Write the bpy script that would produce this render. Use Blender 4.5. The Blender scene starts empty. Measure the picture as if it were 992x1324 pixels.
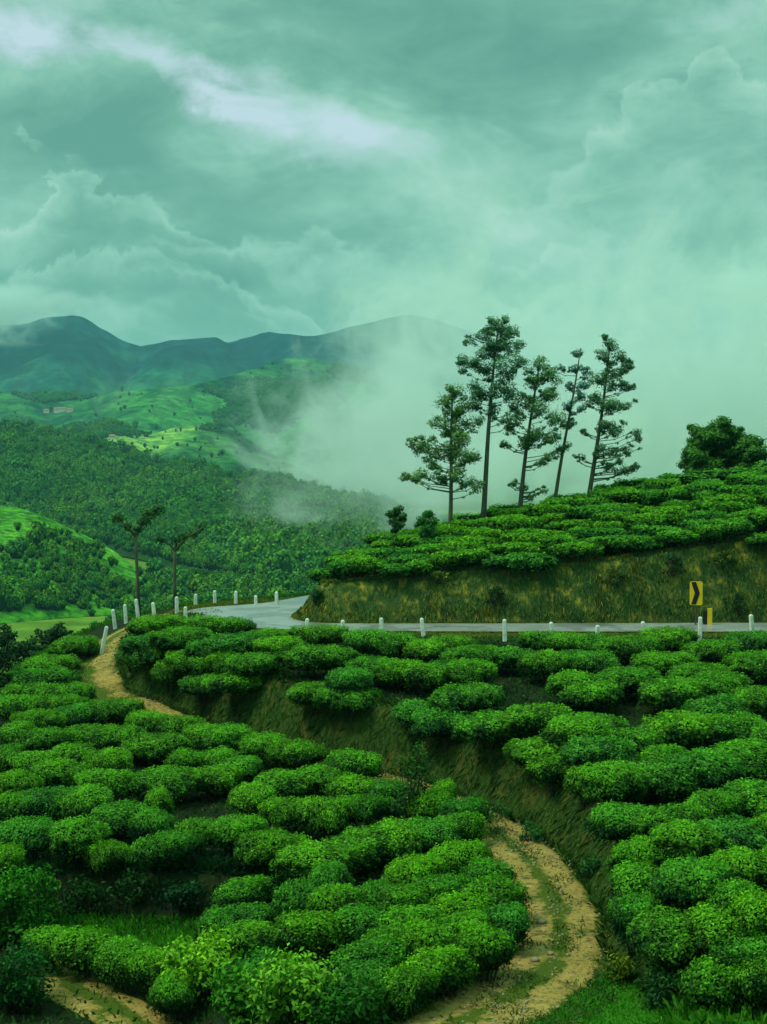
import bpy, math, random
import numpy as np
from mathutils import Vector
random.seed(7)
RNG = np.random.default_rng(7)
S = bpy.context.scene
COL = S.collection
R = math.radians
# ------------------------------------------------------------------ camera
F = 1800.0; CAMZ = 11.0; TH = math.atan(62 / 1800)
cam = bpy.data.cameras.new('camera'); co = bpy.data.objects.new('camera', cam); COL.objects.link(co)
co.location = (0, 0, CAMZ); co.rotation_euler = (R(90) - TH, 0, 0)
cam.sensor_fit = 'HORIZONTAL'; cam.sensor_width = 36; cam.lens = 36 * F / 992
cam.clip_start = 0.1; cam.clip_end = 40000
S.camera = co
# ------------------------------------------------------------------ exposure
S.view_settings.view_transform = 'Standard'; S.view_settings.look = 'None'
S.view_settings.exposure = 0.58; S.view_settings.gamma = 1.0
S.cycles.max_bounces = 6; S.cycles.diffuse_bounces = 2; S.cycles.glossy_bounces = 1
S.cycles.transmission_bounces = 3; S.cycles.transparent_max_bounces = 6; S.cycles.volume_bounces = 4
S.cycles.volume_max_steps = 128
S.cycles.use_denoising = True
# ------------------------------------------------------------------ sun
SUN_EL, SUN_AZ = 55, -105      # azimuth from +Y towards +X
sl = bpy.data.lights.new('sun', 'SUN'); sl.energy = 1.5; sl.angle = R(12); sl.color = (1.0, 1.0, 0.82)
so = bpy.data.objects.new('sun', sl); COL.objects.link(so)
sd_ = Vector((math.sin(R(SUN_AZ)) * math.cos(R(SUN_EL)), math.cos(R(SUN_AZ)) * math.cos(R(SUN_EL)), math.sin(R(SUN_EL))))
so.rotation_euler = sd_.to_track_quat('Z', 'Y').to_euler(); so.location = (0, 0, 900)

# ------------------------------------------------------------------ node helper
class NT:
    def __init__(s, nt): s.nt = nt; s.nt.nodes.clear()
    def n(s, t, ins=None, **kw):
        nd = s.nt.nodes.new(t)
        for k, v in kw.items(): setattr(nd, k, v)
        for k, v in (ins or {}).items():
            sock = nd.inputs[k]
            if isinstance(v, bpy.types.NodeSocket): s.nt.links.new(v, sock)
            elif isinstance(v, bpy.types.Node): s.nt.links.new(v.outputs[0], sock)
            else:
                if sock.type == 'RGBA' and len(v) == 3: v = (*v, 1)
                sock.default_value = v
        return nd
    def m(s, op, a, b=0.0, c=None, clamp=False):
        ins = {0: a, 1: b}
        if c is not None: ins[2] = c
        return s.n('ShaderNodeMath', ins, operation=op, use_clamp=clamp).outputs[0]
    def mixc(s, f, a, b, bt='MIX'):
        nd = s.nt.nodes.new('ShaderNodeMix'); nd.data_type = 'RGBA'; nd.blend_type = bt
        for i, v in ((0, f), (6, a), (7, b)):
            if isinstance(v, bpy.types.NodeSocket): s.nt.links.new(v, nd.inputs[i])
            else: nd.inputs[i].default_value = (*v, 1) if isinstance(v, tuple) and len(v) == 3 else v
        return nd.outputs[2]
    def ramp(s, f, stops, interp='LINEAR'):
        nd = s.n('ShaderNodeValToRGB', {0: f}); cr = nd.color_ramp; cr.interpolation = interp
        while len(cr.elements) < len(stops): cr.elements.new(0.5)
        for e, (p, c) in zip(cr.elements, stops):
            e.position = p; e.color = (*c, 1) if not isinstance(c, (int, float)) else (c, c, c, 1)
        return nd.outputs[0]
    def noise(s, vec, scale, detail=4, rough=0.55, dist=0.0):
        nd = s.n('ShaderNodeTexNoise', {'Scale': scale, 'Detail': detail, 'Roughness': rough, 'Distortion': dist})
        if vec is not None: s.nt.links.new(vec, nd.inputs['Vector'])
        return nd.outputs['Fac']

# ------------------------------------------------------------------ world: overcast sky
W = bpy.data.worlds.new('World'); S.world = W; W.use_nodes = True
w = NT(W.node_tree)
tc = w.n('ShaderNodeTexCoord').outputs['Generated']
sx = w.n('ShaderNodeSeparateXYZ', {0: tc})
az = w.m('ARCTAN2', sx.outputs[0], sx.outputs[1]); el = w.m('ARCSINE', sx.outputs[2])
# seam-free warp from the direction itself
wn = w.n('ShaderNodeTexNoise', {'Vector': tc, 'Scale': 9.0, 'Detail': 6, 'Roughness': 0.6})
wc = w.n('ShaderNodeSeparateColor', {0: wn.outputs['Color']})
azw = w.m('ADD', az, w.m('MULTIPLY', w.m('SUBTRACT', wc.outputs[0], .5), .11))
elw = w.m('ADD', el, w.m('MULTIPLY', w.m('SUBTRACT', wc.outputs[1], .5), .075))
uv = w.n('ShaderNodeCombineXYZ', {0: azw, 1: elw}).outputs[0]
def blob(px, py, sxx, syy, rot, amp, acc, vec=uv):
    a0, e0 = (px - 496) / 1800, (600 - py) / 1800
    mp = w.n('ShaderNodeMapping', {'Vector': vec, 'Location': (a0, e0, 0), 'Rotation': (0, 0, R(rot)), 'Scale': (sxx / 1800, syy / 1800, 1)}, vector_type='TEXTURE')
    g = w.n('ShaderNodeTexGradient', {'Vector': mp.outputs[0]}, gradient_type='SPHERICAL').outputs[1]
    g = w.m('SMOOTH_MIN', w.m('MULTIPLY', g, 1.5), 1.0, .5)
    return w.m('ADD', acc, w.m('MULTIPLY', g, amp))
mpn = w.n('ShaderNodeMapping', {'Vector': tc, 'Scale': (1, 1, 2.1)}).outputs[0]
base = w.noise(mpn, 6.5, 8, .6, .9)
fine = w.noise(mpn, 17.0, 8, .6, .4)
v = w.m('MULTIPLY', w.m('SUBTRACT', base, .5), .95)
v = w.m('ADD', v, w.m('MULTIPLY', w.m('SUBTRACT', fine, .5), .62))
v = w.m('ADD', v, .47)
for f in [(540, 60, 470, 120, -3, -.44), (120, 185, 280, 62, 3, -.36), (900, 260, 200, 150, 0, -.10), (940, 70, 200, 50, 15, .20),
          (700, 290, 170, 100, -20, .14), (60, 30, 200, 55, 5, .10), (240, 250, 260, 60, -4, -.06), (500, 320, 170, 120, 20, .02),
          (230, 395, 330, 45, 0, -.02), (560, 500, 220, 120, 0, .08), (15, 310, 110, 60, 0, .16), (860, 440, 120, 60, 0, .07)]:
    v = blob(*f, v)
# billowing cumulus low on the left
def cumu(scale, vec):
    vr = w.n('ShaderNodeTexVoronoi', {'Vector': vec, 'Scale': scale, 'Smoothness': .35, 'Detail': 2.0, 'Roughness': .5}, feature='SMOOTH_F1')
    return vr.outputs['Distance']
cv = w.n('ShaderNodeMapping', {'Vector': uv, 'Scale': (1, 1.5, 1)}).outputs[0]
bil = w.m('SUBTRACT', .42, cumu(15.0, cv))
mask = blob(230, 315, 380, 150, 0, 1.3, 0.0)
mask = w.m('MINIMUM', mask, 1.0)
v = w.m('ADD', v, w.m('MULTIPLY', w.m('MULTIPLY', bil, mask), .25))
# heaped cloud tops with crisp cauliflower edges, lit along the rim and darker below it
pn = w.noise(w.n('ShaderNodeMapping', {'Vector': uv, 'Scale': (1.0, .8, 1)}).outputs[0], 9.0, 7, .58, .5)
pn2 = w.n('ShaderNodeTexVoronoi', {'Vector': uv, 'Scale': 22.0, 'Smoothness': .25}, feature='SMOOTH_F1').outputs['Distance']
def layer(px, py, sxx, sl, amp, rim, dark, acc, ns=.20, off=0.0):
    e0 = (600 - py) / 1800; a0 = (px - 496) / 1800
    da = w.m('SUBTRACT', az, a0)
    top = w.m('ADD', w.m('MULTIPLY_ADD', da, sl, e0), w.m('MULTIPLY', w.m('SUBTRACT', pn, .5 + off), ns))
    top = w.m('SUBTRACT', top, w.m('MULTIPLY', pn2, .032))
    top = w.m('SUBTRACT', top, w.m('MULTIPLY', w.m('MULTIPLY', da, da), 1.6 * (300 / sxx) ** 2 * .5))
    h = w.m('SUBTRACT', top, el)                     # positive inside the cloud
    ed = w.n('ShaderNodeMapRange', {0: h, 1: -.0015, 2: .006, 3: 0.0, 4: 1.0}, interpolation_type='SMOOTHSTEP').outputs[0]
    gl = w.m('EXPONENT', w.m('MULTIPLY', w.m('MAXIMUM', h, 0.0), -42.0))
    xm = w.n('ShaderNodeMapRange', {0: w.m('ABSOLUTE', da), 1: sxx * .55 / 1800, 2: sxx / 1800, 3: 1.0, 4: 0.0}, interpolation_type='SMOOTHSTEP').outputs[0]
    fade = w.n('ShaderNodeMapRange', {0: h, 1: .035, 2: .10, 3: 1.0, 4: 0.0}, interpolation_type='SMOOTHSTEP').outputs[0]
    s_ = w.m('MULTIPLY', w.m('MULTIPLY', ed, xm), fade)
    return w.m('ADD', acc, w.m('MULTIPLY', s_, w.m('MULTIPLY_ADD', gl, rim, -dark)))
v = layer(150, 232, 230, -.10, 1, .50, .16, v)
v = layer(330, 262, 190, .10, 1, .38, .14, v, off=.02)
v = layer(120, 330, 260, .0, 1, .50, .16, v, off=-.02)
v = layer(330, 342, 200, -.1, 1, .45, .14, v, off=.01)
v = layer(230, 385, 320, .03, 1, .26, .08, v)
v = layer(840, 90, 190, .30, 1, .26, .03, v, off=.03)
v = layer(700, 250, 150, .1, 1, .18, .02, v, ns=.3)
v = layer(60, 120, 200, -.1, 1, .16, .12, v)
col = w.ramp(v, [(0.0, (.085, .255, .190)), (.28, (.138, .340, .248)), (.46, (.205, .445, .328)), (.66, (.295, .53, .415)), (.85, (.42, .62, .53)), (1.0, (.50, .66, .62))])
# lilac break in the cloud
st = 0.0
for f in [(60, 85, 190, 34, -4, 1.25), (30, 25, 170, 60, 0, .42), (250, 135, 140, 26, -22, .9), (370, 175, 160, 42, -16, 1.15), (500, 190, 100, 24, 0, .7), (-200, 60, 260, 30, 5, .8), (110, 20, 130, 24, 0, .35), (960, 40, 110, 24, 12, .3)]:
    st = blob(*f, st)
st = w.m('MULTIPLY', st, w.m('MULTIPLY', w.m('SUBTRACT', fine, .22), 2.3, clamp=True), clamp=True)
col = w.mixc(w.m('MULTIPLY', st, .95, clamp=True), col, (.48, .60, .67))
sky = w.n('ShaderNodeTexSky', sky_type='NISHITA', sun_disc=False, sun_elevation=R(SUN_EL), sun_rotation=R(SUN_AZ), air_density=1.0, dust_density=2.0)
skys = w.n('ShaderNodeVectorMath', {0: sky.outputs[0], 3: .08}, operation='SCALE').outputs[0]
gn = w.m('MULTIPLY_ADD', sx.outputs[2], 40.0, 1.5, clamp=True)
col = w.mixc(gn, (.06, .16, .09), col)
# an overcast sky is brightest overhead (after CIE); gain added above the view to lift fog and tea
zen = w.m('MULTIPLY_ADD', w.m('MAXIMUM', w.m('SUBTRACT', sx.outputs[2], .34), 0.0), 2.1, 1.0)
SKY_GAIN = w.n('ShaderNodeVectorMath', {0: col, 3: w.m('MULTIPLY', zen, .88)}, operation='SCALE').outputs[0]
bg = w.n('ShaderNodeBackground', {0: w.mixc(.10, SKY_GAIN, skys), 1: 1.0})
w.n('ShaderNodeOutputWorld', {0: bg})

# ------------------------------------------------------------------ geometry helpers
CT, ST = math.cos(TH), math.sin(TH)
def ray(px, py):
    a, b = (px - 496) / F, (662 - py) / F
    return np.array([a, CT + b * ST, -ST + b * CT])
def P(px, py, Y):
    d = ray(px, py); return d * (Y / d[1]) + np.array([0, 0, CAMZ])
def Pz(px, py, z):
    d = ray(px, py); return d * ((z - CAMZ) / d[2]) + np.array([0, 0, CAMZ])
def proj(x, y, z):
    z = z - CAMZ; yc = y * CT - z * ST; zc = y * ST + z * CT
    return 496 + F * x / yc, 662 - F * zc / yc
def sstep(a, b, x):
    t = np.clip((x - a) / (b - a), 0, 1); return t * t * (3 - 2 * t)
def _h(i, j, k):
    n = (i * 374761393 + j * 668265263 + k * 1274126177) & 0xFFFFFFFF
    n = ((n ^ (n >> 13)) * 1103515245) & 0xFFFFFFFF
    n = ((n ^ (n >> 16)) * 2246822519) & 0xFFFFFFFF
    return ((n ^ (n >> 15)) & 0xFFFFFF) / float(0xFFFFFF)
def vnoise(x, y, z=0.0):
    x, y, z = np.broadcast_arrays(np.asarray(x, float), np.asarray(y, float), np.asarray(z, float))
    i, j, k = np.floor(x).astype(np.int64), np.floor(y).astype(np.int64), np.floor(z).astype(np.int64)
    fx, fy, fz = x - i, y - j, z - k
    fx, fy, fz = [t * t * (3 - 2 * t) for t in (fx, fy, fz)]
    r = 0
    for a in (0, 1):
        for b in (0, 1):
            for c in (0, 1):
                r = r + _h(i + a, j + b, k + c) * (fx if a else 1 - fx) * (fy if b else 1 - fy) * (fz if c else 1 - fz)
    return r * 2 - 1
def fbm(x, y, z=0.0, o=4, g=.5):
    s, a, f, t = 0, 1.0, 1.0, 0
    for q in range(o):
        s = s + a * vnoise(np.asarray(x) * f + q * 17.3, np.asarray(y) * f + q * 9.1, np.asarray(z) * f); t += a; a *= g; f *= 2.03
    return s / t
def inside(poly, x, y):
    r = np.zeros(np.shape(x), bool); n = len(poly)
    for i in range(n):
        x0, y0 = poly[i]; x1, y1 = poly[(i + 1) % n]
        if y0 == y1: continue
        c = ((y0 > y) != (y1 > y)) & (x < (x1 - x0) * (y - y0) / (y1 - y0) + x0); r ^= c
    return r
def pdist(line, x, y):
    d = np.full(np.shape(x), 1e9)
    for (x0, y0), (x1, y1) in zip(line[:-1], line[1:]):
        dx, dy = x1 - x0, y1 - y0; L = dx * dx + dy * dy + 1e-12
        t = np.clip(((x - x0) * dx + (y - y0) * dy) / L, 0, 1)
        d = np.minimum(d, np.hypot(x - x0 - t * dx, y - y0 - t * dy))
    return d
def sdist(poly, x, y):
    d = pdist(poly + poly[:1], x, y); return np.where(inside(poly, x, y), d, -d)
class RBF:
    def __init__(s, pts, lam=.02):
        s.p = np.array(pts, float); n = len(s.p); X = s.p[:, :2]
        K = s.k(np.hypot(*(X[:, None] - X[None]).transpose(2, 0, 1))) + lam * np.eye(n)
        Q = np.c_[np.ones(n), X]; A = np.block([[K, Q], [Q.T, np.zeros((3, 3))]])
        s.w = np.linalg.solve(A, np.r_[s.p[:, 2], 0, 0, 0])
    def k(s, r): return np.where(r > 0, r * r * np.log(r + 1e-9), 0) * .01
    def __call__(s, x, y):
        r = s.w[-3] + s.w[-2] * x + s.w[-1] * y
        for (px, py, _), wt in zip(s.p, s.w): r = r + wt * s.k(np.hypot(x - px, y - py))
        return r
def catmull(pts, m=6):
    pts = [np.array(p, float) for p in pts]; out = []
    for i in range(len(pts) - 1):
        a, b, c, d = pts[max(i - 1, 0)], pts[i], pts[i + 1], pts[min(i + 2, len(pts) - 1)]
        for t in np.linspace(0, 1, m, endpoint=False):
            out.append(.5 * (2 * b + (c - a) * t + (2 * a - 5 * b + 4 * c - d) * t * t + (-a + 3 * b - 3 * c + d) * t ** 3))
    out.append(pts[-1]); return out

# ------------------------------------------------------------------ plan of the place
TRACK = [Pz(*p) for p in [(540, 1390, 1.0), (600, 1322, 1.0), (672, 1282, 1.0), (722, 1240, 1.0), (735, 1185, 1.0), (708, 1130, 1.0), (650, 1078, 1.0), (585, 1032, 1.0),
                          (460, 996, 1.0), (330, 967, 1.05), (225, 930, 1.25), (160, 905, 1.5), (124, 884, 1.8), (116, 866, 2.1), (140, 840, 2.6), (168, 815, 3.1), (205, 799, 3.4), (245, 793, 3.5)]]
FOOT = [tuple(Pz(a, b, c)[:2]) for a, b, c in [(1400, 1400, 1.1), (1080, 1345, 1.1), (900, 1305, 1.05), (815, 1262, 1.0), (792, 1225, 1.0), (792, 1190, 1.0), (768, 1145, 1.0), (735, 1105, 1.0), (690, 1070, 1.0), (630, 1040, 1.0),
        (560, 1012, 1.0), (430, 982, 1.0), (320, 955, 1.05), (215, 915, 1.3), (172, 890, 1.8), (160, 862, 2.2), (166, 832, 2.7), (190, 812, 3.2), (225, 803, 3.4)]]
UPPER = FOOT + [(-10.2, 70), (-10.3, 73), (-8, 76), (-4, 80), (0, 90), (70, 110), (70, 14)]
RIN = catmull([(48, 65.6), (25, 65.0), (10, 64.6), (2, 64.5), (-2.4, 64.6), (-3.9, 65.6), (-4.4, 67.3), (-4.0, 70), (-2.6, 74), (0, 80), (5, 88), (15, 97)], 5)
ROUT = catmull([(48, 62.0), (25, 61.4), (10, 61.3), (2, 61.4), (-3, 61.9), (-6.6, 63.0), (-9.0, 65.2), (-10.0, 68.5), (-9.3, 71.6), (-6.4, 74), (-3.4, 80), (6, 98)], 5)
HILL = [(p[0] + (.35 if i > 25 else 0.0), p[1] + .35) for i, p in enumerate(RIN)] + [(30, 110), (75, 110), (75, 66)]
PLAT = [(-10.0, 76), (-12.8, 76.5), (-15.6, 74.5), (-17.4, 69.5), (-18.4, 64), (-19.5, 54), (-22, 40), (-27, 25), (-32, 8), (-32, -30), (75, -30), (85, 40), (85, 115), (20, 115), (7, 99), (-2, 88), (-5.5, 79), (-7.5, 76)]
zl = [(p[0], p[1], p[2]) for p in TRACK]
zl += [(-15.2, 74, 2.3), (-17, 69, 1.4), (-18, 64, .9), (-18, 54, .6), (-12.6, 46, .8), (-7, 40, .85), (-2, 36, .9), (-22, 35, .4), (1, 27, .95), (-12, 31, .6),
       (6, 20, 1), (-10, 15, .8), (12, 24, 1.05), (25, 24, 1.2), (-10.5, 73, 3.5), (-8, 77, 3.45), (0, 80, 3.5), (30, 80, 3.5), (60, 30, 1.2), (-3, 45, .85), (-14, 55, .95), (-30, 10, 2), (50, -10, 1)]
ZL = RBF(zl)
def hp(px, py, Y, dz=0): q = P(px, py, Y); return (q[0], q[1], q[2] - dz)
hc = [hp(394, 752, 66), hp(450, 752, 66), hp(500, 746, 66), hp(600, 738, 66), hp(700, 730, 66), hp(800, 724, 66), hp(900, 708, 66), hp(992, 700, 66), hp(1250, 680, 66),
      hp(405, 735, 68.5, .75), hp(440, 722, 71, .75), hp(500, 698, 74.5, .8), hp(560, 682, 77, .8), hp(660, 659, 79, .8), hp(760, 636, 80, .8), hp(880, 614, 81, .8), hp(992, 602, 82, .8), hp(1250, 585, 83, .8),
      (5, 90, 6), (15, 98, 5.5), (30, 100, 7), (60, 100, 8)]
ZH = RBF(hc)
GAP = [tuple(Pz(a, b, .85)[:2]) for a, b in [(-200, 1135), (40, 1122), (110, 1112), (200, 1118), (290, 1122), (350, 1132), (410, 1150), (440, 1170)]] + [(-1.2, 27), (-3, 15), (-40, 15), (-40, 36)]
RPOLY = [(p[0], p[1]) for p in RIN] + [(p[0], p[1]) for p in ROUT[::-1]]
def H(x, y, det=True):
    x = np.asarray(x, float); y = np.asarray(y, float)
    low = ZL(x, y)
    back = sstep(16, 2, y)          # the slope the photographer stands on
    g = sdist(GAP, x, y)
    low = low - 1.15 * sstep(0, 1.3, g) * sstep(-1.0, -4.0, x - (y - 33) * .05)
    up = np.minimum(2.25 + .045 * (y - 30), 3.55)
    su = sdist(UPPER, x, y) + .18 * fbm(x * .8, y * .8, 1.7)
    k = np.clip(su / .95, 0, 1); k = k ** .8
    z = low + (np.maximum(up, low) - low) * k
    sh = sdist(HILL, x, y) + (.22 * fbm(x * .9, y * .9, 5.1) + .28 * fbm(x * .35, y * .35, 2.2, 2)) * sstep(.1, .7, sdist(HILL, x, y))
    kh = np.clip(sh / 1.15, 0, 1) ** .72
    z = z + (ZH(x, y) - z) * kh
    so_ = np.maximum(-sdist(PLAT, x, y), 0)
    z = z - np.minimum(.30 * so_ + .004 * so_ ** 2, 70)
    z = np.where(z < -43, -43, z)
    z = z * (1 - back) + 9.3 * back
    if det:
        rd = pdist([(p[0], p[1]) for p in RIN], x, y)
        inr = inside([(p[0], p[1]) for p in RIN] + [(p[0], p[1]) for p in ROUT[::-1]], x, y)
        tr = pdist([(p[0], p[1]) for p in TRACK], x, y)
        amp = np.where(inr, 0.0, 1.0) * (0.35 + .65 * sstep(.6, 1.6, tr))
        z = z + amp * (.07 * fbm(x * .7, y * .7, 3.3) + .035 * fbm(x * 3.1, y * 3.1, 8.3, 3))
    m_in = sstep(.9, .25, np.where(inside(RPOLY, x, y), 0.0, np.minimum(pdist([(p[0], p[1]) for p in ROUT], x, y), 9)))
    z = z + (3.55 - z) * m_in * (kh < .01)
    return z
def hit(px, py, lift=0.0, y0=19, y1=105):
    d = ray(px, py); ys = np.arange(y0, y1, .06); x = d[0] / d[1] * ys; zr = CAMZ + d[2] / d[1] * ys
    k = np.nonzero(zr <= H(x, ys, False) + lift)[0]
    if len(k) == 0: return None
    return np.array([x[k[0]], ys[k[0]], float(H(x[k[0]], ys[k[0]]))])

# ------------------------------------------------------------------ mesh helpers
def mesh_np(name, V, Fq, mats=(), colors=None, smooth=False, fmat=None, uvs=None):
    V = np.asarray(V, np.float32); me = bpy.data.meshes.new(name)
    Fq = np.asarray(Fq, np.int32); n, k = Fq.shape
    me.vertices.add(len(V)); me.vertices.foreach_set('co', V.ravel())
    me.loops.add(n * k); me.loops.foreach_set('vertex_index', Fq.ravel())
    me.polygons.add(n); me.polygons.foreach_set('loop_start', np.arange(0, n * k, k, dtype=np.int32))
    if fmat is not None: me.polygons.foreach_set('material_index', np.asarray(fmat, np.int32))
    me.update(calc_edges=True)
    for m_ in mats: me.materials.append(m_)
    if colors is not None:
        ca = me.color_attributes.new('tint', 'FLOAT_COLOR', 'POINT')
        c = np.ones((len(V), 4), np.float32); c[:, :colors.shape[1]] = colors
        ca.data.foreach_set('color', c.ravel())
    if uvs is not None:
        ul = me.uv_layers.new(name='UVMap'); ul.data.foreach_set('uv', np.asarray(uvs, np.float32)[Fq.ravel()].ravel())
    if smooth: me.polygons.foreach_set('use_smooth', np.ones(n, bool))
    return me
class MB:
    """collects polygons for one mesh"""
    def __init__(s): s.V = []; s.F = []; s.M = []
    def tube(s, pts, rad, seg=7, cap=True, mi=0):
        pts = [Vector(p) for p in pts]; n0 = len(s.V); N = len(pts)
        for i, p in enumerate(pts):
            t = (pts[min(i + 1, N - 1)] - pts[max(i - 1, 0)]).normalized()
            a = t.cross(Vector((0, 1, 0)) if abs(t.y) < .9 else Vector((1, 0, 0))).normalized(); b = t.cross(a)
            for q in range(seg):
                an = 2 * math.pi * q / seg; s.V.append(p + (a * math.cos(an) + b * math.sin(an)) * rad[i])
        for i in range(N - 1):
            for q in range(seg):
                s.F.append((n0 + i * seg + q, n0 + i * seg + (q + 1) % seg, n0 + (i + 1) * seg + (q + 1) % seg, n0 + (i + 1) * seg + q)); s.M.append(mi)
        if cap:
            s.F.append(tuple(n0 + q for q in range(seg))[::-1]); s.M.append(mi)
            s.F.append(tuple(n0 + (N - 1) * seg + q for q in range(seg))); s.M.append(mi)
        return s
    def box(s, c, d, rz=0, bev=0.0, mi=0, taper=1.0):
        n0 = len(s.V); cx, cy, cz = c; hx, hy, hz = d[0] / 2, d[1] / 2, d[2] / 2
        co_, si = math.cos(rz), math.sin(rz)
        b = bev
        ring = [(-hx + b, -hy), (hx - b, -hy), (hx, -hy + b), (hx, hy - b), (hx - b, hy), (-hx + b, hy), (-hx, hy - b), (-hx, -hy + b)] if b else [(-hx, -hy), (hx, -hy), (hx, hy), (-hx, hy)]
        lv = [(-hz, 1), (hz - b, taper), (hz, taper * (1 - b / hx) if b else taper)] if b else [(-hz, 1), (hz, taper)]
        m_ = len(ring)
        for z, k in lv:
            for x, y in ring:
                x, y = x * k, y * k; s.V.append(Vector((cx + x * co_ - y * si, cy + x * si + y * co_, cz + z)))
        for l in range(len(lv) - 1):
            for q in range(m_):
                s.F.append((n0 + l * m_ + q, n0 + l * m_ + (q + 1) % m_, n0 + (l + 1) * m_ + (q + 1) % m_, n0 + (l + 1) * m_ + q)); s.M.append(mi)
        s.F.append(tuple(n0 + q for q in range(m_))[::-1]); s.M.append(mi)
        s.F.append(tuple(n0 + (len(lv) - 1) * m_ + q for q in range(m_))); s.M.append(mi)
        return s
    def prism(s, poly, y0, y1, mi=0):
        """poly in xz, extruded along y"""
        n0 = len(s.V); n = len(poly)
        for y in (y0, y1):
            for x, z in poly: s.V.append(Vector((x, y, z)))
        s.F.append(tuple(range(n0, n0 + n))); s.M.append(mi); s.F.append(tuple(range(n0 + n, n0 + 2 * n))[::-1]); s.M.append(mi)
        for q in range(n): s.F.append((n0 + q, n0 + n + q, n0 + n + (q + 1) % n, n0 + (q + 1) % n)); s.M.append(mi)
        return s
    def mesh(s, name, mats, smooth=False):
        me = bpy.data.meshes.new(name); me.from_pydata([tuple(v_) for v_ in s.V], [], s.F)
        for m_ in mats: me.materials.append(m_)
        me.polygons.foreach_set('material_index', s.M)
        if smooth: me.polygons.foreach_set('use_smooth', [True] * len(s.F))
        me.update(); return me
def link(name, me, parent=None, loc=None):
    o = bpy.data.objects.new(name, me); COL.objects.link(o)
    if parent: o.parent = parent
    if loc is not None: o.location = loc
    return o
def tag(o, label=None, cat=None, group=None, kind=None):
    if label: o['label'] = label
    if cat: o['category'] = cat
    if group: o['group'] = group
    if kind: o['kind'] = kind
    return o

# ------------------------------------------------------------------ materials
def mat(name):
    m_ = bpy.data.materials.new(name); m_.use_nodes = True; return m_, NT(m_.node_tree)
def leaf_mat(name, sat=1.0, trans=.3, rough=.6, spec=.14, gain=1.0):
    m_, t = mat(name)
    a = t.n('ShaderNodeAttribute', attribute_name='tint').outputs['Color']
    oi = t.n('ShaderNodeObjectInfo').outputs['Random']
    a = t.mixc(1.0, a, t.ramp(oi, [(0, (.62 * gain, .82 * gain, 2.2 * gain)), (.35, (.95 * gain, 1.0 * gain, 1.3 * gain)), (.7, (1.05 * gain, 1.0 * gain, 1.0 * gain)), (1, (1.3 * gain, 1.14 * gain, .8 * gain))]), 'MULTIPLY')
    p = t.n('ShaderNodeBsdfPrincipled', {'Base Color': a, 'Roughness': rough, 'Specular IOR Level': spec})
    tr = t.n('ShaderNodeBsdfTranslucent', {'Color': t.mixc(1.0, a, (1.1, 1.25, .5), 'MULTIPLY')})
    mx = t.n('ShaderNodeMixShader', {0: trans, 1: p.outputs[0], 2: tr.outputs[0]})
    t.n('ShaderNodeOutputMaterial', {0: mx}); return m_
def simple(name, c1, c2, scale, rough=.8, bump=.0, detail=5, stretch=None, spec=.3):
    m_, t = mat(name); g = t.n('ShaderNodeTexCoord').outputs['Object']
    if stretch: g = t.n('ShaderNodeMapping', {'Vector': g, 'Scale': stretch}).outputs[0]
    nz = t.noise(g, scale, detail); c = t.ramp(nz, [(.3, c1), (.7, c2)])
    ins = {'Base Color': c, 'Roughness': rough, 'Specular IOR Level': spec}
    if bump: ins['Normal'] = t.n('ShaderNodeBump', {'Height': nz, 'Strength': bump, 'Distance': .03}).outputs[0]
    p = t.n('ShaderNodeBsdfPrincipled', ins); t.n('ShaderNodeOutputMaterial', {0: p.outputs[0]}); return m_
M_LEAF = leaf_mat('tea_leaf')
M_LEAF2 = leaf_mat('tree_leaf', trans=.25)
M_GRASS = leaf_mat('grass_blade', trans=.3, rough=.7, spec=.15)
M_FAR = leaf_mat('far_leaf', trans=.1, rough=.9, spec=.05)
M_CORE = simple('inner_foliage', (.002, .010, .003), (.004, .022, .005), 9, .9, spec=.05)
M_BARK = simple('bark', (.05, .055, .035), (.13, .13, .08), 6, .9, .5, stretch=(1, 1, .25))
M_STEM = simple('tea_stem', (.02, .025, .012), (.07, .07, .035), 12, .9)
M_CONC = simple('painted_concrete', (.50, .56, .48), (.82, .85, .76), 5, .7, .3)
M_YEL = simple('yellow_paint', (.75, .46, .01), (.85, .56, .02), 3, .45)
M_BLK = simple('black_paint', (.008, .008, .012), (.015, .015, .02), 3, .5)
M_MET = simple('dark_metal', (.03, .035, .03), (.08, .08, .06), 10, .6)
M_ROCK = simple('pale_rock', (.16, .13, .07), (.38, .32, .19), 8, .85, .6)
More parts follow.
